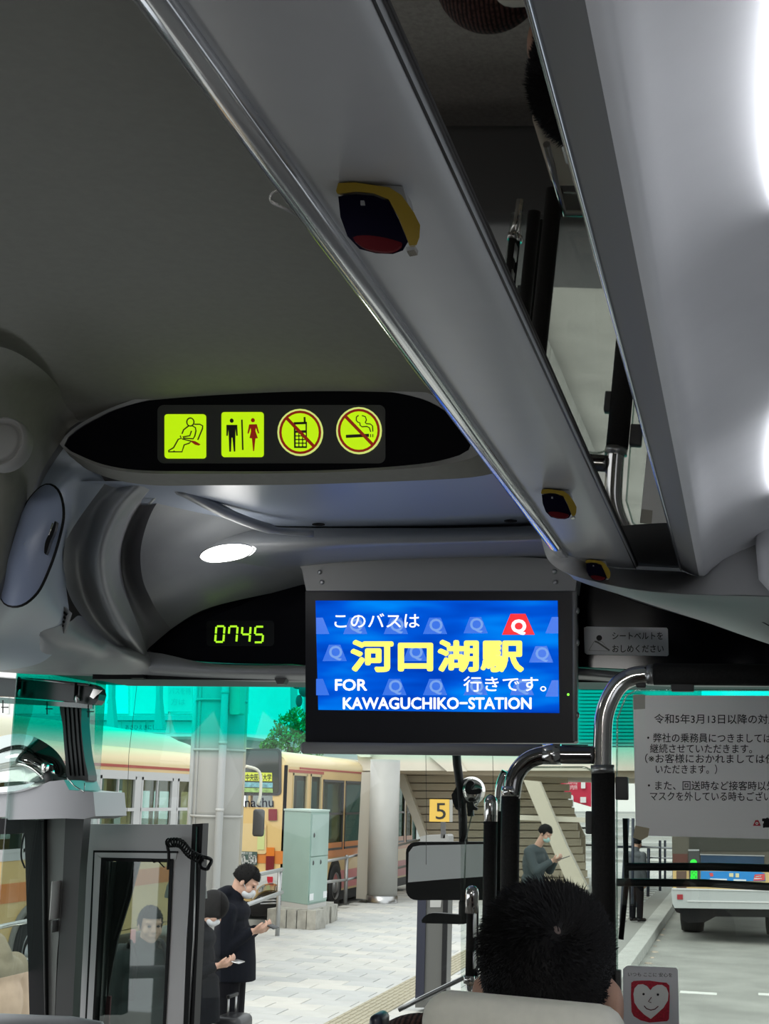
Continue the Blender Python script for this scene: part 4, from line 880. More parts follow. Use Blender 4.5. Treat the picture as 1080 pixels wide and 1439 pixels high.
for (ya, yb_, z0, z1) in wins:
    fr_ = B(); t_ = .045
    fr_.box((X1-.02, ya, z0), (X1+.015, yb_, z0+t_)).box((X1-.02, ya, z1-t_), (X1+.015, yb_, z1)).box((X1-.02, ya, z0), (X1+.015, ya+t_, z1)).box((X1-.02, yb_-t_, z0), (X1+.015, yb_, z1)).box((X1-.02, ya, z0+.5), (X1+.02, yb_, z0+.55))
    ym = (ya+yb_)/2; fr_.box((X1-.02, ym-.015, z0+.5), (X1+.01, ym+.015, z1))
    w_ = fr_.build('window', m_wfr, b1); B().box((X1-.03, ya, z0), (X1-.024, yb_, z1)).build('pane', m_bgl, w_)
bb = B()
for (a_, c_) in zip(wins, wins[1:]): bb.box((X1, a_[1], 1.58), (X1+.006, c_[0], 2.68))
bb.box((X1, Y0_, 1.50), (X1+.009, Y1_-.1, 1.60)).box((X1, Y0_, 2.62), (X1+.009, Y1_-.1, 2.70)); bb.build('window_band', m_wfr, b1)
for px_ in (120, 150, 205, 213, 232, 300):
    y_ = atx(px_, 1130, X1-1).y; B().tube([V((X1-.9, y_, .6)), V((X1-.9, y_, 2.7))], .04, 8).build('grab_pole', m_pole, b1)
bb = B()
for k in range(10): bb.rbox((X1-.9, Y0_+1.5+k*1.1, .9), (X1-.5, Y0_+1.62+k*1.1, 1.85), .03)
tag(bb.build('seat_rows', M('seat_green', (.12, .2, .16), .8), b1), kind='stuff')
yw = 17.6
wheel(b1, X1+.02, yw)
bb = B(); bb.lathe([(.62, -.02), (.62, .03), (.52, .03), (.52, -.05)], V((X1, yw, .33)), V((1, 0, 0)), 36); bb.build('wheel_arch', M('arch_grey', (.2, .19, .17), .6), b1)
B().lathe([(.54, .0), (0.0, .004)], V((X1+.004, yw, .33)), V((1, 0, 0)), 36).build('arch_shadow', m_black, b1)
wheel(b1, X1+.02, 23.6)
B().tube(catmull([V((X1+.02, Y1_+.05, 2.9)), V((X1+.22, Y1_+.25, 2.8)), V((X1+.26, Y1_+.25, 2.4)), V((X1+.22, Y1_+.22, 2.2))], 16), .03, 8).build('mirror_arm', M('pale_arm', (.6, .6, .5), .4), b1)
B().rbox((X1+.14, Y1_+.18, 1.62), (X1+.36, Y1_+.3, 2.12), .05, 3).build('side_mirror', m_dgrey, b1)
B().box((X1-.01, Y1_-.8, 2.45), (X1+.02, Y1_-.3, 2.62)).build('blue_card', M('card_blue', (.1, .25, .6), .5), b1)
B().box((X1-.5, Y1_-.03, .95), (X1-.02, Y1_+.02, 1.25)).build('front_stripe', m_orange, b1)
# ---- bus 2 : rear + side, ahead
X2 = -9.3; Y20, Y21 = 29.0, 41.0
yy2 = lambda px_: atx(px_, 1130, X2).y
b2 = empty('city_bus', (X2-1.2, 35, -.17), 'cream and orange city bus seen from the rear, green cabinet in front of it', 'bus', 'cream city buses')
w2 = [(yy2(408)+.1, yy2(431)-.05, 1.35, 2.85), (yy2(434)+.05, yy2(450), 1.3, 2.85), (yy2(453), yy2(482), 1.15, 2.75), (yy2(484.5), yy2(510), 1.15, 2.75), (yy2(513), yy2(530), 1.15, 2.75), (yy2(532), yy2(549), 1.15, 2.75), (yy2(551), yy2(568), 1.15, 2.75), (yy2(571), yy2(585), 1.15, 2.7)]
bb = B(); wall_cells(Y20, Y21, .25, 3.0, w2, side(X2), .06, bb)
wall_cells(Y20, Y21, .25, 3.0, w2, lambda u, v, d: V((X2-2.4+d, u, v)), .06, bb)
rwn = [(-2.1+X2+.2, X2-.32, 2.10, 2.98)]
wall_cells(X2-2.4, X2, .25, 3.0, [(X2-2.1, X2-.28, 2.12, 2.98)], lambda u, v, d: V((u, Y20+d, v)), .06, bb)
wall_cells(X2-2.4, X2, .25, 3.0, [(X2-2.2, X2-.2, 1.1, 2.7)], lambda u, v, d: V((u, Y21-d, v)), .06, bb)
bb.box((X2-2.4, Y20, .2), (X2, Y21, .26)); bb.build('body', m_cream, b2)
rw = []
for y, s, dz0 in ((Y20, .97, -.03), (Y20+.12, 1, 0), (Y21-.6, 1, 0), (Y21, .9, -.1)):
    rw.append([V((X2-1.2+dx*s, y, 3.0+dz*s+dz0)) for dx, dz in ((1.2, -.02), (1.2, .10), (1.13, .20), (.95, .28), (.5, .33), (0, .35), (-.5, .33), (-.95, .28), (-1.2, .10), (-1.2, -.02))])
loft('roof', rw, m_cream2, b2, nu=40, nv=3)
B().prism([V((X2-1.2+dx, Y20+.01, 3.0+dz)) for dx, dz in ((1.17, -.02), (1.17, .08), (1.08, .17), (.9, .25), (.5, .30), (0, .31), (-.5, .30), (-.9, .25), (-1.17, .08), (-1.17, -.02))], (0, .03, 0)).build('roof_end', m_cream2, b2)
B().box((X2, Y20+.9, 2.94), (X2+.01, Y21, 2.98)).build('red_line', m_redl, b2)
B().box((X2, Y20, .98), (X2+.008, Y21, 1.32)).build('orange_stripe', m_orange, b2)
B().box((X2-2.4, Y20-.008, .98), (X2, Y20, 1.24)).build('orange_stripe', m_orange, b2)
B().box((X2, yy2(470), .25), (X2+.008, Y21, .66)).build('pink_skirt', m_pink, b2)
for k, (ya, yb_, z0, z1) in enumerate(w2):
    fr_ = B(); t_ = .05
    fr_.box((X2-.02, ya, z0), (X2+.015, yb_, z0+t_)).box((X2-.02, ya, z1-t_), (X2+.015, yb_, z1)).box((X2-.02, ya, z0), (X2+.015, ya+t_, z1)).box((X2-.02, yb_-t_, z0), (X2+.015, yb_, z1))
    if k > 1: fr_.box((X2-.02, ya, 1.95), (X2+.015, yb_, 2.0))
    w_ = fr_.build('door' if k < 2 else 'window', m_dfr if k > 1 else M('door_gold', (.5, .4, .2), .4), b2); B().box((X2-.03, ya, z0), (X2-.024, yb_, z1)).build('pane', GL('bus_dark_glass', (.30, .40, .37), .14, .03), w_)
B().box((X2+.0, yy2(403.5)+.02, 2.86), (X2+.012, yy2(453), 2.92)).build('door_track', m_redl, b2)
yb0 = Y20-.012
YB2 = Y20-.02
rf = B().prism(PP(rrect(322, 1052, 395, 1118, 6), YB2), (0, .03, 0)); rf = rf.build('rear_window', m_dfr, b2)
plate('pane', rrect(325, 1055, 391.5, 1115, 5), YB2-.01, M('rear_glass', (.035, .045, .04), .08, .0, spec=.8), rf, .008)
mld = EM('led_yellow', (.75, .85, .05), .9)
plate('display_band', [(344, 1085), (382, 1086), (382, 1098), (344, 1097)], YB2-.02, mld, rf, .004)
textw('display_text', '中央医科大学', 345, 381, 1096, 10, YB2-.026, M('sign_dark', (.02, .03, .01), .6), rf, bold=.02)
plate('advert_band', [(342, 1099), (383, 1100), (383, 1107), (342, 1106)], YB2-.02, M('advert_teal', (.15, .35, .4), .5, nz=.4, nscale=14), rf, .004)
plate('advert_band', [(342, 1107), (383, 1108), (383, 1114), (342, 1113)], YB2-.02, M('advert_green', (.25, .4, .12), .5, nz=.5, nscale=14), rf, .004)
textw('operator_name', 'Kanachu', 325, 384, 1134, 19, YB2-.004, M('name_grey', (.12, .12, .2), .5), b2, bold=.01)
plate('tail_lamp', [(377, 1137), (389, 1137), (389, 1153), (377, 1153)], YB2-.01, M('lamp_dark_red', (.20, .01, .02), .3), b2, .01)
plate('engine_hatch', rrect(328, 1157, 374, 1200, 3), YB2-.003, M('hatch_cream', (.66, .50, .25), .4), b2, .004)
plate('paper_strip', [(362, 1164), (372, 1164), (371, 1194), (361, 1194)], YB2-.012, M('strip_green', (.55, .6, .25), .6), b2, .004)
plate('paper_strip', [(364, 1162), (372, 1163), (371, 1166), (364, 1165)], YB2-.018, M('strip_pink', (.7, .3, .25), .6), b2, .004)
np_ = plate('number_plate', [(335, 1196), (361, 1197), (361, 1216), (335, 1215)], YB2-.02, M('plate_green', (.06, .10, .085), .4), b2, .01)
textw('plate_number', '20-50', 333, 360, 1214, 17, YB2-.03, M('plate_white', (.8, .8, .78), .5), np_, bold=.04); textw('plate_region', '神奈川 200', 338, 354, 1200.5, 4.5, YB2-.03, M('plate_white', (.8, .8, .78), .5), np_)
plate('indicator_lamp', [(374, 1191), (385, 1191), (385, 1203), (374, 1203)], YB2-.02, M('lamp_amber', (.65, .18, .02), .3), b2, .03)
plate('tail_lamp', [(373.5, 1203), (385, 1203), (384, 1223), (373, 1223)], YB2-.02, M('lamp_red', (.16, .01, .015), .3), b2, .03)
plate('bumper', [(300, 1229), (403, 1226), (403, 1250), (300, 1252)], YB2-.12, M('bumper_white', (.62, .62, .6), .4), b2, .2)
plate('reflector', [(375, 1232), (383, 1232), (383, 1239), (375, 1239)], YB2-.13, m_red, b2, .01)
B().box((X2-2.3, Y20+.1, -.05), (X2-.1, Y21-.2, .25)).build('underbody', m_black, b2)
for px_ in (473, 549.5):
    y_ = yy2(px_); wheel(b2, X2+.02, y_, .50)
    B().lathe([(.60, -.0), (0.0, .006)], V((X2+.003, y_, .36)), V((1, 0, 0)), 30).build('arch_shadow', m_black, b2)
bb = B()
for px_ in (461, 492, 520, 575):
    y_ = yy2(px_)+.6; bb.tube([V((X2-1, y_, .6)), V((X2-1, y_, 2.9))], .04, 8)
bb.build('grab_pole', m_pole, b2)
# a dark car waiting between
car = empty('dark_car', atz(340, 1300, -.17), 'black car nose low behind the standing man and the green cabinet', 'car')
cy = 27.5; P_ = lambda a, c, y=cy: at(a, c, y)
bb = B(); rws = []
for y_, k in ((cy, 0), (cy+.4, 1), (cy+1.3, 2)):
    dz = (0, .12, .2)[k]
    rws.append([p+V((0, 0, dz)) for p in PP([(352, 1290), (352, 1272), (356, 1262), (366, 1254), (376, 1251), (388, 1252), (398, 1262), (400, 1290)], y_)])
o = loft('body', rws, M('car_black', (.01, .01, .012), .12, coat=1), car, nu=40, nv=4)
B().prism(catmull(PP([(353, 1288), (354, 1270), (362, 1259), (374, 1253), (388, 1254), (396, 1264), (399, 1288)], cy), 40, False), (0, .05, 0)).build('front', M('car_black', (.01, .01, .012)), car)
for k in range(3): B().tube(PP([(366, 1262+4*k), (396, 1261+4*k)], cy-.02), .02, 6).build('grille_bar', m_steel, car)
# ---- bus 3 : rear, on the road right
YR = 29.0
b3 = empty('city_bus', at(1050, 1300, YR), 'bus rear with white bumper, green display and blue advert, stopped ahead', 'bus', 'cream city buses')
XA = at(944, 1200, YR).x
m_bz = M('bus_bronze', (.09, .08, .06), .4)
BX = B()
BX.prism([V((XA, YR, .75)), V((XA+2.4, YR, .75)), V((XA+2.4, YR, 3.2)), V((XA+2.2, YR, 3.35)), V((XA+.2, YR, 3.35)), V((XA, YR, 3.2))], (0, 10, 0)); BX.build('body', m_bz, b3)
pl = lambda n_, q, m_, dy=-.01, th=.01, par=b3: plate(n_, q, YR+dy, m_, par, th)
pl('rear_window', rrect(968, 1120, 1140, 1196, 4), M('rear_window_dark', (.05, .05, .042), .3, spec=.2), -.02, .02)
pl('cream_panel', [(945, 1218), (1140, 1220), (1140, 1252), (945, 1249)], m_cream)
pl('maroon_panel', [(945, 1200), (966, 1200), (966, 1218), (945, 1218)], M('maroon', (.10, .03, .02), .5))
pl('brown_panel', [(950, 1224), (964, 1224), (964, 1249), (950, 1249)], M('brown_panel', (.12, .07, .05), .5), -.02)
ds = pl('display_case', [(967, 1194), (982, 1194), (983, 1242), (968, 1242)], m_dfr, -.05, .04)
pl('display_rim', [(966.5, 1193.5), (982, 1193.5), (982, 1196), (966.5, 1196)], m_steel, -.06, .01, ds)
mgn = EM('display_green', (.02, .95, .05), 1.3)
for q in (circ(974, 1212, 4.8, 18, 4.5),): pl('green_light', q, mgn, -.06, .008, ds)
b = B(); random.seed(3)
for k in range(16):
    cx, cy_ = 974.5+random.uniform(-4, 4), 1229+random.uniform(-6, 7); b.prism(PP(circ(cx, cy_, random.uniform(1.0, 1.9), 8), YR-.06), (0, .008, 0))
for k in range(4): b.prism(PP([(970+k*2.6, 1223+k % 2), (971.5+k*2.6, 1223+k % 2), (972+k*2.4, 1237), (970+k*2.6, 1237)], YR-.055), (0, .005, 0))
b.build('green_letters', mgn, ds)
m_ab = M('advert_navy', (.01, .04, .09), .3, nz=.2, nscale=4); m_ac = M('advert_blue', (.02, .25, .65), .3)
ad = pl('advert', [(984, 1201), (1073, 1203), (1073, 1216), (984, 1215)], m_ab, -.03, .02)
pl('advert_frame', [(983, 1200), (1074, 1202), (1074, 1203.5), (983, 1201.5)], m_steel, -.04, .01, ad)
a2 = pl('advert', [(984, 1224), (1066, 1225), (1074, 1227), (1075, 1238), (984, 1239)], m_ac, -.03, .02)
mw_ = M('advert_white', (.75, .78, .8), .5); my_ = M('advert_cream', (.7, .65, .4), .5); mr_ = M('advert_red', (.7, .08, .08), .5)
for q, mm in (([(997, 1234.5), (1021, 1235), (1021, 1238), (997, 1237.5)], mw_), ([(1024, 1227), (1030, 1227), (1030, 1232.5), (1024, 1232)], my_), ([(1033, 1227), (1038, 1227.5), (1038, 1233), (1033, 1233)], my_), ([(1060, 1229), (1074, 1228), (1074, 1237), (1058, 1237.5)], mr_), ([(1030, 1235.5), (1048, 1236), (1048, 1238), (1030, 1238)], mw_), ([(996, 1227), (1001, 1226.5), (1002, 1231), (998, 1232)], mr_), ([(1061, 1231), (1070, 1230.5), (1070, 1232), (1061, 1232.5)], mw_), ([(1059, 1234), (1070, 1234), (1070, 1235.2), (1059, 1235.4)], mw_)): pl('advert_patch', q, mm, -.04, .008, a2)
pl('bumper', [(943, 1249), (1150, 1254), (1150, 1279), (947, 1276), (944, 1268)], M('bumper_silver', (.48, .50, .50), .35, .2), -.25, .3)
bp = pl('bumper_line', [(965, 1265.5), (1150, 1268), (1150, 1270), (965, 1267)], M('bumper_bright', (.7, .7, .7), .3), -.27, .02)
pl('bumper_top', [(944, 1248), (1150, 1252.5), (1150, 1254), (944, 1250)], M('bumper_bright', (.7, .7, .7), .3), -.27, .02)
pl('reflector', [(951, 1257), (959, 1257), (959, 1264), (951, 1264)], M('reflector_red', (.35, .02, .03), .3), -.27, .02)
pl('underbody', [(944, 1272), (950, 1282), (957, 1284), (958, 1292), (966, 1297), (990, 1296), (1005, 1288), (1150, 1290), (1150, 1270)], m_black, 0, 3)
for s in (0.35, 2.05):
    c = V((XA+s, YR+2.2, .31)); B().lathe([(.3, -.3), (.45, -.28), (.48, -.2), (.48, .1), (.45, .16), (.3, .18)], c, V((1, 0, 0)), 30).build('wheel', m_tyre, b3)
# ================================================================ COLUMNS, DECK AND STAIR
m_col = M('column_paint', (.40, .40, .38), .45, nz=.04, nscale=3); m_colw = M('column_cream', (.48, .44, .36), .5)
c1 = empty('round_column', atz(305, 1460, 0), 'big pale round column with drain pipes, left, beside the queueing people', 'column')
YC = 18.0
def vcol(name, px0, px1, Y, mat, parent, z0=0, z1=7, n=32, py=1150):
    a, c = at(px0, py, Y), at(px1, py, Y); r = (c.x-a.x)/2
    return B().lathe([(0, z0), (r, z0), (r, z1), (0, z1)], V(((a.x+c.x)/2, Y, 0)), n=n).build(name, mat, parent)
vcol('shaft', 272, 336, YC, m_col, c1)
vcol('drain_pipe', 263, 271.5, YC-.1, M('pipe_pale', (.55, .57, .57), .3, .2), c1); vcol('drain_pipe', 303, 313, YC-.4, M('pipe_grey', (.45, .46, .46), .35), c1)
vcol('thin_pipe', 271.5, 275, YC-.25, m_col, c1)
vcol('back_post', 322, 341, YC+.5, M('column_yellowed', (.45, .42, .34), .5), c1)
for z in (2.1, 2.95, 1.1, 3.6, 0.4):
    a, c = at(270, 1100, YC), at(338, 1100, YC); B().lathe([((c.x-a.x)/2*.99, z), ((c.x-a.x)/2*.99+.012, z), ((c.x-a.x)/2*.99+.012, z+.03), ((c.x-a.x)/2*.99, z+.03)], V(((at(272, 1150, YC).x+at(336, 1150, YC).x)/2, YC, 0)), n=32).build('band', m_col, c1)
    x_ = (at(303, 1150, YC-.4).x+at(313, 1150, YC-.4).x)/2; B().lathe([(.04, z+.08), (.055, z+.08), (.055, z+.12), (.04, z+.12)], V((x_, YC-.4, 0)), n=16).build('pipe_bracket', m_col, c1)
plate('lamp_box', rrect(322, 940, 337, 1004, 3), YC-.35, M('box_yellowed', (.45, .42, .34), .5), c1, .2)
c2 = empty('round_column', atz(535, 1265, 0), 'grey round column at the foot of the stair, between cabinet and 5 sign', 'column')
vcol('shaft', 518, 559, 33, m_col, c2, 0, 3.25, py=1180); 
B().prism(PP([(508, 1085), (521, 1085), (519, 1264), (500, 1263), (503, 1180)], 32.9), (0, .5, 0)).build('side_casing', M('casing_beige', (.42, .39, .33), .5), c2)
a, c = at(517.5, 1180, 33), at(559.5, 1180, 33); B().lathe([((c.x-a.x)/2+.01, 0), ((c.x-a.x)/2+.01, .16), (0, .16)], V(((a.x+c.x)/2, 33, 0)), n=32).build('base_band', m_steel, c2)
dk = empty('trim_7', at(640, 1075, 36), kind='structure')
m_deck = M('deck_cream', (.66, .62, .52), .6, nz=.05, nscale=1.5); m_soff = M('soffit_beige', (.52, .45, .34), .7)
B().prism(PP([(500, 1050), (900, 1050), (900, 1083), (505, 1083)], 35.2), (0, .4, 0)).build('fascia_beam', m_deck, dk)
B().prism(PP([(455, 1030), (520, 1030), (520, 1064), (506, 1064)], 35.0), (0, .4, 0)).build('fascia_beam', m_deck, dk)
a = at(505, 1084, 35.4); c = at(900, 1084, 35.4)
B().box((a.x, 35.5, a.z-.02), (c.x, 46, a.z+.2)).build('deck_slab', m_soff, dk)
sw = empty('stair_back', at(690, 1215, 38), 'beige slatted underside of the station stair behind the 5 sign', 'stair')
m_sl = M('slat_beige', (.60, .53, .40), .6, nz=.05, nscale=2)
for k in range(14):
    y0 = 1090+k*11.0
    yb_ = y0+9.5; xl = 566+(y0-1090)*.40; xr = 797+k*2.3
    if y0 > 1238: break
    q = PP([(xl, y0), (xr, y0+1), (xr, yb_+1), (xl+3.6, yb_)], 38+k*.03); B().prism(q, (0, .12, 0)).build('slat', m_sl, sw)
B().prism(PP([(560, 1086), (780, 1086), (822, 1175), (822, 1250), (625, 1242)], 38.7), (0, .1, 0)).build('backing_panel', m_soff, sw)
B().prism(PP([(553, 1084), (566, 1084), (622, 1236), (622, 1250), (616, 1244)], 37.2), (0, .25, 0)).build('stringer', m_deck, sw)
B().prism(PP([(600, 1060), (640, 1060), (655, 1084), (628, 1084)], 35.05), (0, .1, 0)).build('gusset', m_deck, sw)
B().prism(PP([(735, 1096), (757, 1098), (796, 1190), (826, 1250), (800, 1250)], 33.5), (0, .35, 0)).build('diagonal_brace', M('brace_cream', (.60, .55, .44), .5), sw)
B().prism(PP([(720, 1145), (822, 1149), (822, 1156), (722, 1152)], 34.2), (0, .2, 0)).build('cross_rail', m_deck, sw)
# ================================================================ CABINET, PLINTH, SIGN 5, RAILS
gc = empty('utility_cabinet', at(430, 1280, 26.5), 'pale green steel utility cabinet with two doors on a stone plinth', 'cabinet')
m_gc = M('cabinet_green', (.27, .40, .35), .5, nz=.04, nscale=3); m_gc2 = M('cabinet_green_door', (.33, .45, .41), .5, nz=.06, nscale=2)
A_, B_, C_ = (400.5, 438.5, 462.0); YA = 26.3
pA = atz(397, 1279, .3); 
ptsb = [at(394.5, 1275, 26.6), at(432, 1277, 25.9), at(458, 1269, 27.0)]
zb_, zt2 = .42, 2.10
f_ = [V((p.x, p.y, 0)) for p in ptsb]; f_.append(f_[0]+f_[2]-f_[1])
b = B(); b.prism([p+V((0, 0, zb_)) for p in f_], (0, 0, zt2-zb_)); b.build('body', m_gc, gc)
cen = sum(f_, V())/4; b = B(); b.prism([cen+(p-cen)*1.04+V((0, 0, zt2)) for p in f_], (0, 0, .035)); b.build('top_cap', M('cabinet_cap', (.42, .55, .50), .5), gc)
d = (f_[2]-f_[1]); nrm = V((d.y, -d.x, 0)).normalized()
for z0, z1 in ((zb_+.04, 1.27), (1.29, zt2-.05)):
    q = [f_[1]+d*.04, f_[1]+d*.96]; dd = B().prism([q[0]+V((0, 0, z0)), q[1]+V((0, 0, z0)), q[1]+V((0, 0, z1)), q[0]+V((0, 0, z1))], nrm*.02).build('door', m_gc2, gc)
    for t_ in ((.15,) if z0 > 1 else (.15, .55)):
        zc = (z0+z1)/2 if z0 > 1 else z1-.1; p = f_[1]+d*t_+nrm*.02+V((0, 0, zc)); B().ell(p, (.025, .025, .045), nu=8, nv=6).build('lock', m_dgrey, dd)
    if z0 < 1:
        for t_ in (.12, .85):
            q = f_[1]+d*t_+nrm*.022; B().prism([q+V((0, 0, .5))-d*.1, q+V((0, 0, .5))+d*.1, q+V((0, 0, .62))+d*.1, q+V((0, 0, .62))-d*.1], nrm*.005).build('label_plate', mw_, dd)
st_ = M('plinth_stone', (.37, .36, .32), .9, nz=.22, nscale=6, bump=.5)
pn = empty('stone_plinth', atz(425, 1302, 0), 'rough stone plinth of separate blocks under the green cabinet', 'plinth')
q0, q1, q2 = atz(374, 1303, 0), atz(444, 1307, 0), atz(473, 1293, 0)
random.seed(11)
def blocks(a, c, n, inward):
    for k in range(n):
        u, v = a.lerp(c, k/n+.01), a.lerp(c, (k+1)/n-.01); o_ = (c-a).normalized().cross(V((0, 0, 1)))*random.uniform(-.02, .03)
        bb = B(); h = .33+random.uniform(-.02, .02); bb.prism([u+o_, v+o_, v+inward, u+inward], (0, 0, h)); bb.build('stone', st_, pn)
inn = V((0, 1, 0))*.9
blocks(q0, q1, 5, V((.05, .45, 0))); blocks(q1, q2, 3, V((-.4, .1, 0)))
B().prism([q0+V((.1, .1, .3)), q1+V((-.05, .1, .3)), q2+V((-.1, .1, .3)), q0+(q2-q1)+V((0, 0, .3))], (0, 0, .04)).build('capping', st_, pn)
B().prism([p+V((0, 0, .33)) for p in [cen+(p-cen)*1.0 for p in f_]], (0, 0, .1)).build('footing', M('footing_pale', (.5, .5, .48), .7), pn)
YS5 = 16.8
s5 = empty('stop_sign', atz(610, 1405, 0), 'bus stop stand with yellow square sign numbered 5 and dark pillar', 'sign')
plate('sign_plate', [(603.5, 1123), (631, 1123.5), (631, 1155), (603, 1154.5)], YS5, M('sign_yellow', (.66, .42, .07), .5), s5, .03)
plate('sign_side', [(631, 1124), (635, 1124), (635, 1155), (631, 1155)], YS5+.005, M('side_grey', (.3, .3, .28), .5), s5, .03)
textw('number', '5', 612, 626, 1151, 33, YS5-.004, m_ink, s5)
plate('neck', [(619, 1155), (625, 1155), (625, 1178), (619, 1178)], YS5, m_dgrey, s5, .05)
plate('top_box', [(590, 1176), (596, 1174), (628, 1172.5), (630, 1175), (630, 1186), (590, 1188)], YS5, M('box_grey', (.25, .25, .24), .5), s5, .3)
B().prism(PP([(588, 1186), (630, 1186), (628, 1300), (625, 1416), (583, 1416), (586, 1300)], YS5), (0, .3, 0)).build('pillar', M('pillar_grey', (.10, .10, .095), .35, .2), s5)
B().prism(PP([(588, 1188), (600, 1188), (595, 1405), (583, 1405)], YS5-.03), (0, .03, 0)).build('pillar_edge', M('pillar_navy', (.012, .014, .03), .3), s5)
B().prism(PP([(624, 1188), (630.5, 1188), (626, 1404), (619, 1404)], YS5-.03), (0, .03, 0)).build('pillar_edge', m_black, s5)
plate('timetable', [(604, 1255), (621, 1255), (619, 1275), (604, 1275)], YS5-.01, M('timetable_grey', (.35, .35, .34), .5), s5, .01)
m_rl = M('galvanised', (.40, .41, .41), .4, .6)
def guard(lab, posts, rails_, group='platform guard rails'):
    t = empty('guard_rail', (*posts[0][0:2], 0), lab, 'railing', group)
    for p in posts: B().tube([V((p[0], p[1], -.05)), V((p[0], p[1], p[2]))], .045, 10).ell(V((p[0], p[1], p[2])), (.045, .045, .03), nu=10, nv=6).build('post', m_rl, t)
    for a, c, r in rails_: B().tube([a, c], r, 8).build('rail', m_rl, t)
    return t
pz = lambda a, c: atz(a, c, 0)
p1_, p2_ = pz(485, 1268), pz(600, 1232)
g1 = [pz(392, 1310), pz(485, 1268)]
guard('galvanised guard rail beside the green cabinet, in front of the bus wheels', [(g1[1].x, g1[1].y, 1.03)], [(V((g1[1].x, g1[1].y, 1.0)), at(600, 1178, 38), .03), (V((g1[1].x, g1[1].y, .50)), at(600, 1210, 38), .03), (V((g1[1].x, g1[1].y, 1.0)), at(445, 1213, 27), .03), (V((g1[1].x, g1[1].y, .50)), at(445, 1241, 27), .03)])
g = empty('guard_rail', at(380, 1240, 23), 'pale double guard rail sloping up behind the standing man', 'railing', 'platform guard rails')
B().tube([at(315, 1239, 19), at(396, 1222, 24.5)], .035, 8).build('rail', m_rl, g); B().tube([at(340, 1274, 20.5), at(396, 1254, 24.5)], .035, 8).build('rail', m_rl, g); p = at(393, 1223, 24.4); B().tube([p, V((p.x, p.y, -.02))], .04, 8).build('post', m_rl, g)
g = empty('guard_rail', at(0, 1340, 13), 'bright tubular guard rail crossing in front of the bus wheel, far left', 'railing', 'platform guard rails')
B().tube([at(-90, 1320, 12), at(42, 1294, 13.2)], .024, 8).build('rail', m_chrome, g); B().tube([at(-90, 1380, 12), at(42, 1348, 13.2)], .024, 8).build('rail', m_chrome, g); p = at(50, 1293, 13.3); B().tube([p, V((p.x, p.y, -.02))], .03, 8).build('post', m_chrome, g)
g = empty('slanting_rail', at(620, 1390, 9), 'thin steel rail slanting down behind the short padded post', 'railing')
B().tube([at(560, 1419, 4.3), at(592, 1403, 4.3), at(655, 1372, 4.3), at(668, 1366, 4.3), at(668, 1480, 4.3)], .007, 8).build('rail', m_steel, g)
# fence right of partition
fc = empty('dark_fence', atz(905, 1290, 0), 'dark post fence along the far pavement, right of the tall handrail', 'fence')
m_nv = M('fence_navy', (.02, .028, .05), .4)
for (xa, ya, xb, yb_, wd, Yf) in ((927, 1181, 927, 1252, 3.5, 40), (934, 1181, 934, 1235, 3.2, 44), (911, 1192, 910, 1260, 4.2, 36), (895, 1210, 895, 1275, 4.6, 32), (881, 1150, 873, 1296, 6, 27), (889, 1150, 888, 1270, 4, 30)):
    B().tube([at(xa, ya, Yf), at(xb, yb_, Yf)], wd/2*Yf/F, 8).build('post', m_nv, fc)
B().tube([at(868, 1190, 34), at(905, 1190, 36), at(944, 1192, 44)], .03, 6).build('rail', m_nv, fc); B().tube([at(905, 1205, 36), at(944, 1206, 44)], .02, 6).build('rail', m_nv, fc)
fd = empty('thin_railing', atz(800, 1215, 0), 'thin dark railing before the bright street, seen through the clear panel', 'railing')
for px_ in (804, 832): B().tube([at(px_, 1165, 42), at(px_, 1245, 42)], .03, 6).build('post', m_dgrey, fd)
B().tube([at(784, 1163, 42), at(860, 1164, 42)], .03, 6).build('rail', m_dgrey, fd); B().tube([at(784, 1187, 42), at(860, 1188, 42)], .03, 6).build('rail', m_dgrey, fd)
# red notice board
rb = empty('red_banner', at(802, 1130, 50), 'red banner with white lettering beyond the stair, seen through clear panel', 'banner')
plate('cloth', [(776, 1094), (830, 1096), (830, 1134), (790, 1122), (783, 1116)], 50, M('banner_red', (.55, .02, .06), .6), rb, .1)
mwp = M('banner_white', (.8, .78, .78), .6)
textw('line_of_text', 'バスのりば', 793, 811, 1102, 7, 49.9, mwp, rb); textw('line_of_text', '案内所', 796, 811, 1109, 7, 49.9, mwp, rb)
plate('white_board', rrect(785, 1117, 805, 1146, 3), 49.7, mw_, rb, .1); B().tube([at(800, 1120, 50.2), at(800, 1225, 50.2)], .06, 8).build('post', m_dgrey, rb)
plate('white_mark', [(779, 1100), (790, 1097), (785, 1103)], 49.9, mwp, rb, .03)
plate('white_mark', [(816, 1098), (822, 1098), (822, 1108), (816, 1108)], 49.9, mwp, rb, .03); plate('white_mark', [(815, 1120), (823, 1120), (823, 1128), (815, 1128)], 49.9, mwp, rb, .03)
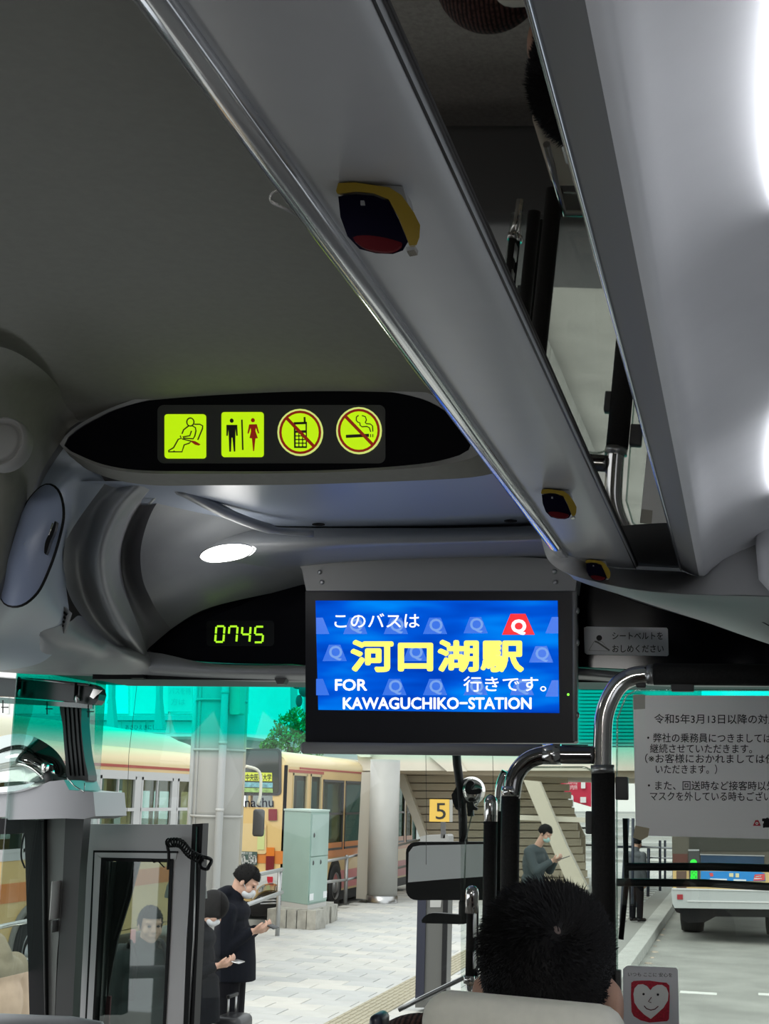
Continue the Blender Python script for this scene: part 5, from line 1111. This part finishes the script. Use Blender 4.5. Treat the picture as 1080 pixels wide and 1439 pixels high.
# ================================================================ BUILDINGS BEHIND
m_bld = M('building_white', (.90, .90, .87), .7, nz=.04, nscale=.3); m_bwin = M('building_glass', (.35, .45, .45), .15); m_blg = M('building_grey', (.45, .46, .45), .7)
bl = empty('station_building', (-30, 55, 0), 'long pale station building with panels and windows behind the left bus', 'building')
YBd = 55
B().prism(PP([(-700, 850), (345, 850), (345, 1035), (-700, 1035)], YBd), (0, 6, 0)).build('wall', m_bld, bl)
B().prism(PP([(-700, 1035), (345, 1035), (345, 1110), (-700, 1110)], YBd+3), (0, 3, 0)).build('lower_wall', m_blg, bl)
plate('ledge', [(-700, 1006), (300, 1006), (300, 1012), (-700, 1012)], YBd-.6, M('ledge_dim', (.5, .5, .5), .6), bl, .6)
for k in range(9):
    x0 = -150+k*56
    plate('wall_panel', [(x0, 950), (x0+50, 950), (x0+50, 1003), (x0, 1003)], YBd-.12, m_bld if k % 2 else M('building_pale', (.70, .72, .70), .6), bl, .12)
wq = plate('window', [(236, 958), (270, 958), (270, 1000), (236, 1000)], YBd-.2, M('poster_pale', (.6, .62, .6), .6), bl, .1)
textw('line_of_text', 'バスを待', 238, 268, 975, 10, YBd-.25, m_blg, wq); textw('line_of_text', '方は', 240, 260, 990, 10, YBd-.25, m_blg, wq)
textw('line_of_text', 'あさひえきにします', 176, 232, 1025, 8, YBd-.05, m_blg, bl, bold=.01)
for k in range(6): plate('lower_window', [(140+34*k, 1014), (170+34*k, 1014), (170+34*k, 1030), (140+34*k, 1030)], YBd-.05, M('band_white', (.9, .9, .88), .5), bl, .05)
b = B(); stroke(b, [(150, 988), (155, 975), (160, 988), (150, 988)], .8, YBd-.3, Yt=.02); b.build('triangle_mark', m_blg, bl)
b = B()
for x0 in (155, 222): b.prism(PP([(x0-3, 930), (x0+3, 930), (x0+2, 980), (x0+6, 1025), (x0-6, 1025), (x0-3, 980)], 45), (0, .3, 0))
b.build('lamp_standard', m_blg, bl)
cb = empty('corner_building', (-15, 62, 0), 'pale building with grey shutters and a balcony rail above the tree', 'building')
YB3 = 66
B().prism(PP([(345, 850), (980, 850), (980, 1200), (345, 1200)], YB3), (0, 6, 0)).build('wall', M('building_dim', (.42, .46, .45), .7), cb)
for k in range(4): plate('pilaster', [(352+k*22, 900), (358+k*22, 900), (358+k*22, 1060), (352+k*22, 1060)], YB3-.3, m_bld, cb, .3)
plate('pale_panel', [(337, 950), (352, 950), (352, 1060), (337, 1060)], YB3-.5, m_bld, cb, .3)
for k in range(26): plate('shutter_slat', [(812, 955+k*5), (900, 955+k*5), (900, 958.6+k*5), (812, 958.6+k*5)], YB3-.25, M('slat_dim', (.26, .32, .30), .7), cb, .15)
for k in range(8): plate('balcony_baluster', [(355+k*3.3, 993), (356+k*3.3, 993), (356+k*3.3, 1024), (355+k*3.3, 1024)], YB3-1.5, m_bld, cb, .06)
plate('balcony_rail', [(353, 991), (382, 991), (382, 994), (353, 994)], YB3-1.5, m_bld, cb, .1); plate('balcony_floor', [(345, 1025), (384, 1025), (384, 1042), (345, 1042)], YB3-1.5, m_bld, cb, 1)
pk = empty('far_street', (0, 70, -.17), 'bright pale street wall far beyond the stair', 'wall')
B().prism(PP([(770, 1085), (960, 1085), (960, 1225), (770, 1220)], 63), (0, .3, 0)).build('panel', m_bld, pk)
for k in range(6): plate('band', [(783, 1140+k*11), (960, 1141+k*11), (960, 1144+k*11), (783, 1143+k*11)], 62.8, m_blg, pk, .1)
# lamp on wall seen at left of monitor
wlp = empty('hanging_lamp', at(427, 975, 20), 'dark outdoor fixture hanging beside the left edge of the screen', 'lamp')
b = B(); b.tube(PP([(400, 955), (415, 966), (426, 968)], 20), .02, 8); b.ell(at(420, 985, 20), (.05, .05, .09)); b.ell(at(428, 970, 20), (.09, .09, .10)); q = at(400, 955, 20); b.tube([q, V((-6.5, 18.2, q.z+.1))], .02, 8); b.build('body', m_dgrey, wlp)
# tree
tr = empty('green_tree', at(405, 1060, 50), 'bushy green tree behind the rear bus, left of the screen', 'tree')
random.seed(5); b = B(); m_lf = M('leaf_green', (.12, .28, .06), .7, nz=.5, nscale=3)
cl = [((405, 1022), .9), ((393, 1035), .7), ((418, 1012), .75), ((430, 1030), .8), ((380, 1045), .4), ((412, 1042), .8), ((370, 1048), .25), ((440, 1045), .9)]
for (c_, r_) in cl:
    c3 = at(*c_, 50)
    for k in range(int(420*r_)):
        v_ = V((random.gauss(0, 1), random.gauss(0, 1), random.gauss(0, 1))).normalized()*r_*.6*random.uniform(.6, 1.05); p = c3+v_
        n1 = V((random.uniform(-1, 1), random.uniform(-1, 1), random.uniform(-1, 1))).normalized()*.07; n2 = n1.cross(V((random.random(), random.random(), random.random()))).normalized()*.045
        b.add([p-n1, p-n2, p+n1, p+n2], [(0, 1, 2, 3)])
tag(b.build('foliage', m_lf, tr, fix=False), kind='stuff')
c3 = at(408, 1050, 50); B().tube([V((c3.x, 50, 0)), c3], .12, 10).build('trunk', M('bark', (.12, .08, .05), .9), tr)
# ================================================================ PEOPLE
m_skin = M('skin', (.50, .30, .22), .55, nz=.05, nscale=40); m_hair = M('hair_black', (.005, .0045, .0045), .7, spec=.15)
m_coat = M('coat_black', (.005, .006, .010), .9, nz=.2, nscale=30, spec=.15); m_coat2 = M('coat_charcoal', (.006, .007, .009), .9, nz=.3, nscale=30, spec=.12)
m_mask = M('mask_white', (.62, .64, .66), .8); m_trs = M('trousers_black', (.004, .004, .006), .9, spec=.15)
def cap(b, p0, r0_, p1, r1_, n=14):
    p0, p1 = V(p0), V(p1); ax = (p1-p0); L = ax.length
    if L < 1e-5: return b.ell(p0, (r0_,)*3)
    pr = [(r0_*math.cos(a), -r0_*math.sin(a)) for a in [math.pi/2*(1-k/4) for k in range(5)]]+[(r1_*math.cos(a), L+r1_*math.sin(a)) for a in [math.pi/2*k/4 for k in range(5)]]
    return b.lathe(pr, p0, ax, n)
def fuse(name, b, mat, parent, voxel=.008, smooth=3):
    me = bpy.data.meshes.new('tmp'); me.from_pydata(b.v, [], b.f); bm = bmesh.new(); bm.from_mesh(me); bmesh.ops.remove_doubles(bm, verts=bm.verts, dist=1e-5); bmesh.ops.recalc_face_normals(bm, faces=bm.faces); bm.to_mesh(me); bm.free()
    o = bpy.data.objects.new('tmp', me); COL.objects.link(o)
    m1 = o.modifiers.new('r', 'REMESH'); m1.mode = 'VOXEL'; m1.voxel_size = voxel; m1.use_smooth_shade = True
    m2 = o.modifiers.new('s', 'SMOOTH'); m2.iterations = smooth; m2.factor = .5
    dg = bpy.context.evaluated_depsgraph_get(); nm = bpy.data.meshes.new_from_object(o.evaluated_get(dg)); bpy.data.objects.remove(o)
    nm.materials.clear(); return link(name, nm, mat, parent, smooth=True)
def hand(b, w_, d, up, side, curl=.5, s=1.0):
    "five-fingered hand: wrist w_, pointing d, back-of-hand up, side=+1/-1 thumb side"
    w_, d, up = V(w_), V(d).normalized(), V(up); up = (up-d*up.dot(d)).normalized(); sd = d.cross(up)*side
    for k, (off, L) in enumerate(((.030, .072), (.010, .080), (-.010, .075), (-.028, .060))):
        kn = w_+(d*.085+sd*off)*s; cap(b, w_+sd*off*.6*s, .016*s, kn, .012*s)
        a = kn; ang = 0
        for j, fr_ in enumerate((.45, .32, .23)):
            ang += curl*(.9, 1.0, .7)[j]; dd = d*math.cos(ang)-up*math.sin(ang); c = a+dd*L*fr_*s; cap(b, a, (.0105-.001*j)*s, c, (.0095-.001*j)*s, 10); a = c
    t0 = w_+(d*.025+sd*.025)*s; t1 = t0+(d*.03+sd*.032-up*.01)*s; t2 = t1+(d*.03+sd*.006-up*.012*curl*2)*s
    cap(b, t0, .015*s, t1, .012*s, 10); cap(b, t1, .012*s, t2, .0095*s, 10)
def head(b, c, R, s=1.0):
    "head blobs, face towards local +X of R"
    f = lambda *p: V(c)+R @ (V(p)*s)
    b.ell(f(-.01, 0, .025), (.098*s, .076*s, .092*s), R); b.ell(f(.03, 0, -.03), (.062*s, .062*s, .085*s), R); b.ell(f(.045, 0, -.085), (.036*s, .038*s, .03*s), R)
    cap(b, f(.086, 0, .012), .009*s, f(.106, 0, -.026), .013*s); b.ell(f(.098, 0, -.03), (.012*s, .018*s, .01*s), R)
    for q in (-1, 1):
        b.ell(f(.078, q*.035, .028), (.014*s, .026*s, .010*s), R); b.ell(f(-.003, q*.076, -.012), (.020*s, .010*s, .032*s), R); b.ell(f(.06, q*.045, -.03), (.03*s, .022*s, .03*s), R)
    cap(b, f(.086, -.02, -.06), .009*s, f(.086, .02, -.06), .009*s)
def hair(name, c, R, s, parent, tufts=900, length=.02, low=-.05, mat=None, seed=1):
    f = lambda p: V(c)+R @ (V(p)*s); b = B(); rnd = random.Random(seed); n, m_ = 36, 20; vs = []; fs = []
    def shell(u, v): # u around, v from crown down
        a = 2*math.pi*u; lowk = 1.0 if math.cos(a) < .35 else .62
        t = v*math.pi*.64*lowk; p = V((.106*math.sin(t)*math.cos(a)-.012, .084*math.sin(t)*math.sin(a), .106*math.cos(t)+.022)); return p
    for j in range(m_+1):
        for i in range(n): vs.append(f(shell(i/n, j/m_)))
    b.add(vs, [(j*n+i, (j+1)*n+i, (j+1)*n+(i+1) % n, j*n+(i+1) % n) for j in range(m_) for i in range(n)], True)
    for k in range(tufts):
        u, v = rnd.random(), math.sqrt(rnd.random())*.98; p = shell(u, v); nn = V((p.x, p.y, p.z-.02)).normalized(); a = 2*math.pi*u
        t = (nn*.8+V((rnd.gauss(0, .35), rnd.gauss(0, .35), rnd.gauss(0, .35)-.5*v))).normalized(); L = length*rnd.uniform(.6, 1.3); w_ = .0022
        q = nn.cross(t).normalized()*w_ if nn.cross(t).length > 1e-3 else V((w_, 0, 0))
        b.add([f(p-q), f(p+q), f(p+t*L*.6+q*.6), f(p+t*L), f(p+t*L*.6-q*.6)], [(0, 1, 2, 4), (4, 2, 3)])
    return b.build(name, mat or m_hair, parent, fix=False)
def RZ(a): return Matrix.Rotation(a, 3, 'Z')
def standing(label, loc, face, coat, s=1.0, pitch=.5, arm=True, hz=1.10, hem=.78, hood=False, phone=None, bag=None, group=None, hat=False, mask=True):
    "standing person, local +X forward; face = heading angle"
    t = empty('person', loc, label, 'person', group); Rw = RZ(face)
    W = lambda x, y, z: V(loc)+Rw @ V((x*s, y*s, z*s))
    hc = W(.055+.05*pitch, 0, 1.585-.03*pitch); HR = Rw @ Matrix.Rotation(pitch, 3, 'Y')
    b = B(); head(b, hc, HR, s)
    cap(b, W(-.01, 0, 1.38), .056*s, hc-HR @ V((.03, 0, .04))*s, .052*s)
    b.ell(W(0, 0, 1.28), (.10*s, .17*s, .13*s), Rw); b.ell(W(0, 0, 1.08), (.10*s, .14*s, .16*s), Rw); b.ell(W(0, 0, .93), (.115*s, .16*s, .12*s), Rw)
    for q in (-1, 1):
        cap(b, W(0, q*.085, .9), .085*s, W(.01, q*.09, .5), .056*s); cap(b, W(.01, q*.09, .5), .054*s, W(-.01, q*.09, .09), .038*s)
        cap(b, W(-.03, q*.09, .045), .04*s, W(.14, q*.10, .035), .034*s)
        sh, el = W(0, q*.175, 1.33), W(-.03, q*.21, 1.06)
        wr_ = W(.17, q*.09, hz) if arm else W(.05, q*.2, .82)
        cap(b, sh, .052*s, el, .042*s); cap(b, el, .04*s, wr_, .027*s)
        hd = (Rw @ V((.95, -q*.25, .15))) if arm else V((0, 0, -1)); hand(b, wr_, hd, (Rw @ V((0, q*.5, -.8))) if arm else Rw @ V((0, q, 0)), q, .7 if arm else .35, s)
    fuse('body', b, m_skin, t, .0085, 2)
    # coat
    b = B(); b.ell(W(0, 0, 1.33), (.125*s, .215*s, .10*s), Rw); b.ell(W(-.01, 0, 1.18), (.135*s, .195*s, .20*s), Rw); b.ell(W(0, 0, .98), (.14*s, .19*s, .20*s), Rw)
    b.lathe([(0, 0), (.19*s, 0), (.185*s, .15*s), (.165*s, .35*s), (0, .4*s)], W(0, 0, hem), V((0, 0, 1)), 24)
    for q in (-1, 1):
        sh, el = W(0, q*.18, 1.34), W(-.035, q*.215, 1.06); wr_ = W(.14, q*.105, hz-.01) if arm else W(.04, q*.205, .86)
        cap(b, sh, .075*s, el, .06*s); cap(b, el, .058*s, wr_, .044*s)
    cap(b, W(-.02, 0, 1.40), .085*s, W(.0, 0, 1.45), .075*s)
    if hood: b.ell(W(-.085, 0, 1.43), (.085*s, .12*s, .085*s), Rw); b.ell(W(-.05, 0, 1.48), (.07*s, .10*s, .05*s), Rw)
    fuse('coat', b, coat, t, .011, 3)
    b = B()
    for q in (-1, 1): cap(b, W(0, q*.085, .9), .098*s, W(.01, q*.09, .5), .078*s); cap(b, W(.01, q*.09, .5), .076*s, W(-.01, q*.09, .10), .066*s)
    fuse('trousers', b, m_trs, t, .013, 3)
    b = B()
    for q in (-1, 1): cap(b, W(-.05, q*.09, .042), .042*s, W(.15, q*.10, .036), .038*s)
    fuse('shoes', b, m_black, t, .012, 2)
    if hat:
        b = B(); b.ell(hc+HR @ V((-.015, 0, .035))*s, (.125*s, .112*s, .118*s), HR); b.ell(hc+HR @ V((-.045, 0, -.04))*s, (.085*s, .095*s, .08*s), HR); fuse('hair', b, m_hair, t, .01, 2)
    else: hair('hair', hc, HR, s, t, 700, .010)
    if mask:
        b = B(); b.ell(hc+HR @ V((.058, 0, -.062))*s, (.056*s, .060*s, .048*s), HR); b.ell(hc+HR @ V((.095, 0, -.04))*s, (.026*s, .032*s, .03*s), HR); fuse('mask', b, m_mask, t, .007, 2)
        b = B()
        for q in (-1, 1): b.tube([hc+HR @ V((.06, q*.058, -.045))*s, hc+HR @ V((.0, q*.082, -.005))*s], .0025, 5)
        b.build('mask_loop', m_mask, t)
    for q in (-1, 1): B().ell(hc+HR @ V((.082, q*.032, .005))*s, (.008, .013, .007), HR, 8, 6).build('eye', m_black, t)
    return t, W
# man with hood, looking at phone
PL = at(330, 1250, 11.7); PL.z = 0
t, W = standing('man in long black hooded coat and white mask, standing, looking at his phone', PL, math.radians(5), m_coat, 1.09, .62, hem=.83, hood=True, hz=1.20)
ph = W(.31, 0, 1.235); o = B().rbox((-.035, -.075, -.004), (.035, .075, .004), .004, 2, Matrix.Translation(ph) @ Matrix.Rotation(.4, 4, 'Y')).build('smartphone', m_black); tag(o, "smartphone held by the man in the hooded coat", 'phone')
# suitcases
sc = empty('suitcase', (PL.x+.10, PL.y-.25, 0), 'black upright suitcase standing at the hooded man, to his front', 'suitcase')
sx, sy = PL.x+.17, PL.y-.42
B().rbox((sx-.10, sy-.17, .06), (sx+.13, sy+.17, .70), .05, 4).build('shell', M('case_black', (.015, .015, .017), .35), sc)
for q in (-1, 1): B().tube([V((sx, sy+.09*q, .68)), V((sx, sy+.09*q, .84))], .008, 8).build('pull_bar', m_steel, sc); B().ell(V((sx, sy+.12*q, .03)), (.03, .02, .03)).build('caster', m_black, sc)
B().rbox((sx-.015, sy-.11, .83), (sx+.015, sy+.11, .86), .01).build('handle', m_black, sc)
# woman behind in dark padded jacket
PL2 = at(284, 1250, 10.9); PL2.z = 0
t, W = standing('person with black hair, mask and dark padded jacket, half hidden by the door edge', PL2, math.radians(5), m_coat2, .98, .75, hem=.70, hat=True, hz=1.14)
ph = W(.32, 0, 1.17); o = B().rbox((-.035, -.075, -.004), (.035, .075, .004), .004, 2, Matrix.Translation(ph) @ Matrix.Rotation(.2, 4, 'Y')).build('smartphone', m_steel); tag(o, 'phone held by the person half hidden by the door edge', 'phone')
# person seen through door glass, with a made-up dome for the dark arc in the glass
PL3 = at(208, 1290, 9.3); PL3.z = 0
t, W = standing('person in dark grey clothes with rucksack, seen through the open door glass', PL3, math.radians(-50), M('coat_green_grey', (.02, .026, .026), .9, spec=.2), .98, .1, hem=.7, mask=False, arm=False)
rk = empty('rucksack', W(-.2, 0, 1.1), 'dark rucksack with pale straps on the person seen through the door glass', 'rucksack')
B().rbox((-.16, -.15, .92), (-.32, .15, 1.40), .05, 4, Matrix.Translation(PL3) @ Matrix.Rotation(math.radians(-50), 4, 'Z')).build('bag_body', M('bag_black', (.02, .022, .022), .7), rk)
for q in (-1, 1): B().tube(catmull([W(-.10, q*.10, 1.42), W(-.02, q*.11, 1.47), W(.12, q*.11, 1.35), W(.13, q*.12, 1.1)], 16), .014, 8).build('strap', m_black, rk)
B().rbox(tuple(W(-.31, -.03, 1.36)), tuple(W(-.29, .01, 1.52)), .006).build('pink_tag', M('tag_pink', (.6, .25, .25), .5), rk)
um = empty('dark_dome', W(0, 0, 1.2), 'dark dome shape added for the dark arc showing in the door glass', 'dark_dome')
ct = V((at(227, 1250, 9.3).x, 9.75, 1.90)); rws = []
for k in range(5):
    r_ = .155*math.sin(k/4*math.pi/2)+.001; z_ = .20*math.cos(k/4*math.pi/2)-.2; rws.append([ct+V((r_*math.cos(a)*(1-.03*(i % 2)), r_*math.sin(a)*(1-.03*(i % 2)), z_)) for i, a in enumerate([2*math.pi*q/16 for q in range(17)])])
loft('dome_shell', rws, M('dark_dome_green', (.035, .05, .045), .5), um, nu=17, nv=1, curved=False)
B().tube([ct, ct-V((0, 0, .75))], .008, 8).build('shaft', m_steel, um)
# person far left bottom : pale padded coat, seated low
PL4 = at(-8, 1300, 7.2); PL4.z = 0
standing('person in pale beige coat, only a shoulder showing at the bottom left', PL4, math.radians(172), M('coat_beige', (.42, .33, .23), .85, nz=.12, nscale=8, bump=.3), 1.1, 1.1, hem=.6, arm=False, mask=False)
# seated figure reading beyond the partition
t5 = empty('person', at(757, 1235, 20), 'seated person in dark jacket bending over a phone, seen through the clear panel', 'person')
Y5 = 20.0; c = at(760, 1236, Y5); R5 = RZ(-.35); W5 = lambda x, y, z: c+R5 @ V((x, y, z)); H5 = R5 @ Matrix.Rotation(.6, 3, 'Y'); hc = W5(.06, 0, .62)
b = B(); head(b, hc, H5, .95); cap(b, W5(-.08, 0, .40), .055, hc, .05)
for q in (-1, 1):
    cap(b, W5(-.10, q*.16, .36), .05, W5(.02, q*.2, .12), .042); cap(b, W5(.02, q*.2, .12), .04, W5(.20, q*.05, .26), .03); hand(b, W5(.20, q*.05, .26), R5 @ V((.9, -q*.2, .3)), R5 @ V((0, q*.5, -.8)), q, .7)
    cap(b, W5(-.12, q*.09, -.15), .09, W5(.32, q*.1, -.12), .07); cap(b, W5(.32, q*.1, -.12), .06, W5(.30, q*.1, -.6), .045); cap(b, W5(.28, q*.1, -.62), .04, W5(.44, q*.1, -.63), .035)
b.ell(W5(-.11, 0, .22), (.10, .16, .25), R5); b.ell(W5(-.12, 0, -.05), (.12, .16, .14), R5)
fuse('body', b, m_skin, t5, .009, 2)
b = B(); b.ell(W5(-.11, 0, .20), (.15, .21, .27), R5); b.ell(W5(-.10, 0, .37), (.12, .20, .10), R5); b.ell(W5(-.12, 0, -.02), (.16, .2, .16), R5)
for q in (-1, 1): cap(b, W5(-.10, q*.17, .36), .075, W5(.02, q*.21, .12), .062); cap(b, W5(.02, q*.21, .12), .06, W5(.17, q*.07, .24), .045)
fuse('jacket', b, M('jacket_slate', (.035, .05, .055), .8), t5, .012, 3)
b = B()
for q in (-1, 1): cap(b, W5(-.12, q*.09, -.15), .105, W5(.32, q*.1, -.12), .085); cap(b, W5(.32, q*.1, -.12), .08, W5(.30, q*.1, -.58), .065)
fuse('trousers', b, m_trs, t5, .012, 3)
hair('hair', hc, H5, .97, t5, 400, .012)
b = B(); b.ell(hc+H5 @ V((.06, 0, -.05)), (.055, .058, .05), H5); fuse('mask', b, M('mask_teal', (.35, .55, .52), .8), t5, .008, 2)
p_ = W5(.34, 0, .30); o = B().rbox((-.09, -.04, -.006), (.09, .04, .006), .004, 2, Matrix.Translation(p_) @ Matrix.Rotation(-.35, 4, 'Y')).build('smartphone', m_dgrey); tag(o, 'phone held by the seated person beyond the clear panel', 'phone')
bn = empty('bench', W5(0, 0, -.4), 'pale bench under the seated person beyond the clear panel', 'bench')
B().rbox(tuple(c+V((-.5, -.25, -.30))), tuple(c+V((.7, .3, -.24))), .02).build('seat', M('bench_teal', (.35, .5, .47), .5), bn)
for dx in (-.4, .6): B().tube([c+V((dx, 0, -.26)), V((c.x+dx, c.y, 0))], .04, 8).build('leg', m_steel, bn)
# dark figure standing beyond the fence
PL6 = atz(893, 1278, 0); PL6 = V((at(893, 1200, 31).x, 31, 0))
standing('person in dark clothes standing by the dark fence posts, under the notice', PL6, math.radians(60), M('coat_slate', (.08, .09, .10), .8), 1.0, .2, hem=.72, arm=False, mask=False)
# ---------------------------------------------------------------- passenger in front
YH0 = 1.93; hc = at(769, 1381, YH0); hx, hz = hc.x, hc.z
tp_ = empty('person', (hx, YH0, 1.67), 'seated passenger with short black spiky hair and brown knit top, seen from behind', 'person')
FR = RZ(math.pi/2)   # facing forward
b = B(); head(b, hc, FR, 1.0)
for q in (-1, 1): b.ell(hc+V((q*.090, -.006, -.026)), (.009, .018, .031)); b.ell(hc+V((q*.082, .004, -.030)), (.014, .014, .024))
cap(b, hc+V((0, -.02, -.04)), .062, hc+V((0, -.03, -.19)), .064); b.ell(hc+V((0, -.03, -.10)), (.066, .06, .08))
S_ = lambda x, y, z: hc+V((x, y, z))
b.ell(S_(0, -.02, -.30), (.17, .10, .12)); b.ell(S_(0, -.02, -.48), (.16, .10, .2)); b.ell(S_(0, .0, -.66), (.17, .12, .12))
for q in (-1, 1):
    cap(b, S_(q*.175, -.02, -.24), .052, S_(q*.22, .05, -.50), .042); cap(b, S_(q*.22, .05, -.50), .04, S_(q*.12, .26, -.48), .028); hand(b, S_(q*.12, .26, -.48), (-q*.2, .95, .1), (q*.4, 0, .8), -q, .7)
    cap(b, S_(q*.09, .02, -.72), .085, S_(q*.11, .42, -.68), .062); cap(b, S_(q*.11, .42, -.68), .058, S_(q*.11, .42, -1.06), .04); cap(b, S_(q*.11, .40, -1.07), .04, S_(q*.11, .56, -1.075), .034)
fuse('body', b, m_skin, tp_, .006, 2)
m_knit = bpy.data.materials.new('knit_brown'); m_knit.use_nodes = True; nt = m_knit.node_tree; bs = nt.nodes['Principled BSDF']; bs.inputs['Roughness'].default_value = .9
tc = nt.nodes.new('ShaderNodeTexCoord'); wv = nt.nodes.new('ShaderNodeTexWave'); wv.inputs['Scale'].default_value = 45; wv.inputs['Distortion'].default_value = 1.2; wv.inputs['Detail'].default_value = 2; wv.bands_direction = 'X'
w2_ = nt.nodes.new('ShaderNodeTexVoronoi'); w2_.inputs['Scale'].default_value = 160; rp = nt.nodes.new('ShaderNodeValToRGB'); rp.color_ramp.elements[0].color = (.012, .006, .006, 1); rp.color_ramp.elements[1].color = (.13, .06, .05, 1)
mx = nt.nodes.new('ShaderNodeMath'); mx.operation = 'MULTIPLY'; nt.links.new(tc.outputs['Object'], wv.inputs['Vector']); nt.links.new(tc.outputs['Object'], w2_.inputs['Vector']); nt.links.new(wv.outputs['Fac'], mx.inputs[0]); nt.links.new(w2_.outputs['Distance'], mx.inputs[1])
m2_ = nt.nodes.new('ShaderNodeMath'); m2_.operation = 'MULTIPLY'; m2_.inputs[1].default_value = 1.8; nt.links.new(mx.outputs[0], m2_.inputs[0]); nt.links.new(m2_.outputs[0], rp.inputs[0]); nt.links.new(rp.outputs[0], bs.inputs['Base Color'])
bp = nt.nodes.new('ShaderNodeBump'); bp.inputs['Strength'].default_value = .6; bp.inputs['Distance'].default_value = .004; nt.links.new(mx.outputs[0], bp.inputs['Height']); nt.links.new(bp.outputs[0], bs.inputs['Normal'])
b = B(); b.ell(S_(0, -.02, -.19), (.145, .10, .10)); b.ell(S_(0, -.02, -.27), (.22, .125, .145)); b.ell(S_(0, -.02, -.46), (.20, .125, .24)); b.ell(S_(0, 0, -.64), (.19, .14, .14))
for q in (-1, 1): b.ell(S_(q*(.135 if q > 0 else .165), -.01, -.150 if q > 0 else -.128), (.085, .08, .083)); cap(b, S_(q*.185, -.02, -.22), .07, S_(q*.225, .05, -.50), .058); cap(b, S_(q*.225, .05, -.50), .056, S_(q*.13, .24, -.48), .04)
fuse('knit_top', b, m_knit, tp_, .009, 3)
b = B()
for q in (-1, 1): cap(b, S_(q*.09, .02, -.72), .10, S_(q*.11, .42, -.68), .08); cap(b, S_(q*.11, .42, -.68), .076, S_(q*.11, .42, -1.03), .06)
fuse('trousers', b, m_trs, tp_, .012, 3)
# short spiky hair: cap shell and strands, crown whorl to the right
rnd = random.Random(2); b = B(); n, m_ = 48, 30; vs = []
def hp_(u, v):
    a = 2*math.pi*u; back = max(0, -math.sin(a)); t = v*math.pi*(.60+.17*back)
    wob = 1+.03*math.sin(5*a+2)*math.sin(t)
    st = math.sin(t)**.86 if t > 0 else 0
    return V((.090*st*math.cos(a)*wob*(1-.42*max(0, v-.5)), .120*st*math.sin(a)-.002, .106*math.cos(t)+.012))
for j in range(m_+1):
    for i in range(n): vs.append(hc+hp_(i/n, j/m_))
b.add(vs, [(j*n+i, (j+1)*n+i, (j+1)*n+(i+1) % n, j*n+(i+1) % n) for j in range(m_) for i in range(n)], True)
wh = hp_(.80, .40)
for k in range(15000):
    u = rnd.random(); v = math.acos(1-rnd.random()*1.6)/math.pi*1.3
    if v > .99: continue
    p = hp_(u, v); nn = V((p.x*1.1, p.y, p.z-.0)).normalized(); fl = (p-wh); dist = fl.length; fl = (fl-nn*fl.dot(nn)).normalized() if dist > .004 else V((0, 0, 1))
    if dist < .007 and rnd.random() < .6: continue
    sw_ = nn.cross(fl)*.5; k1 = max(0, 1-v*1.25)
    t = (nn*(.30+.40*k1)+fl*.8+sw_+V((rnd.gauss(0, .22), rnd.gauss(0, .22), rnd.gauss(0, .22)))).normalized()
    L = (.009+.016*k1)*rnd.uniform(.6, 1.35); w_ = .0009; q = nn.cross(t); q = q.normalized()*w_ if q.length > 1e-3 else V((w_, 0, 0))
    base = hc+p-nn*.001; b.add([base-q, base+q, base+t*L*.6+nn*.002+q*.7, base+t*L, base+t*L*.6+nn*.002-q*.7], [(0, 1, 2, 4), (4, 2, 3)])
b.build('hair', M('passenger_hair', (.005, .0045, .005), .55, spec=.22), tp_, fix=False)
b = B(); b.ell(hc+wh-wh.normalized()*.0035, (.006, .004, .009), None, 12, 8); b.build('scalp', M('scalp', (.16, .12, .11), .6), tp_)
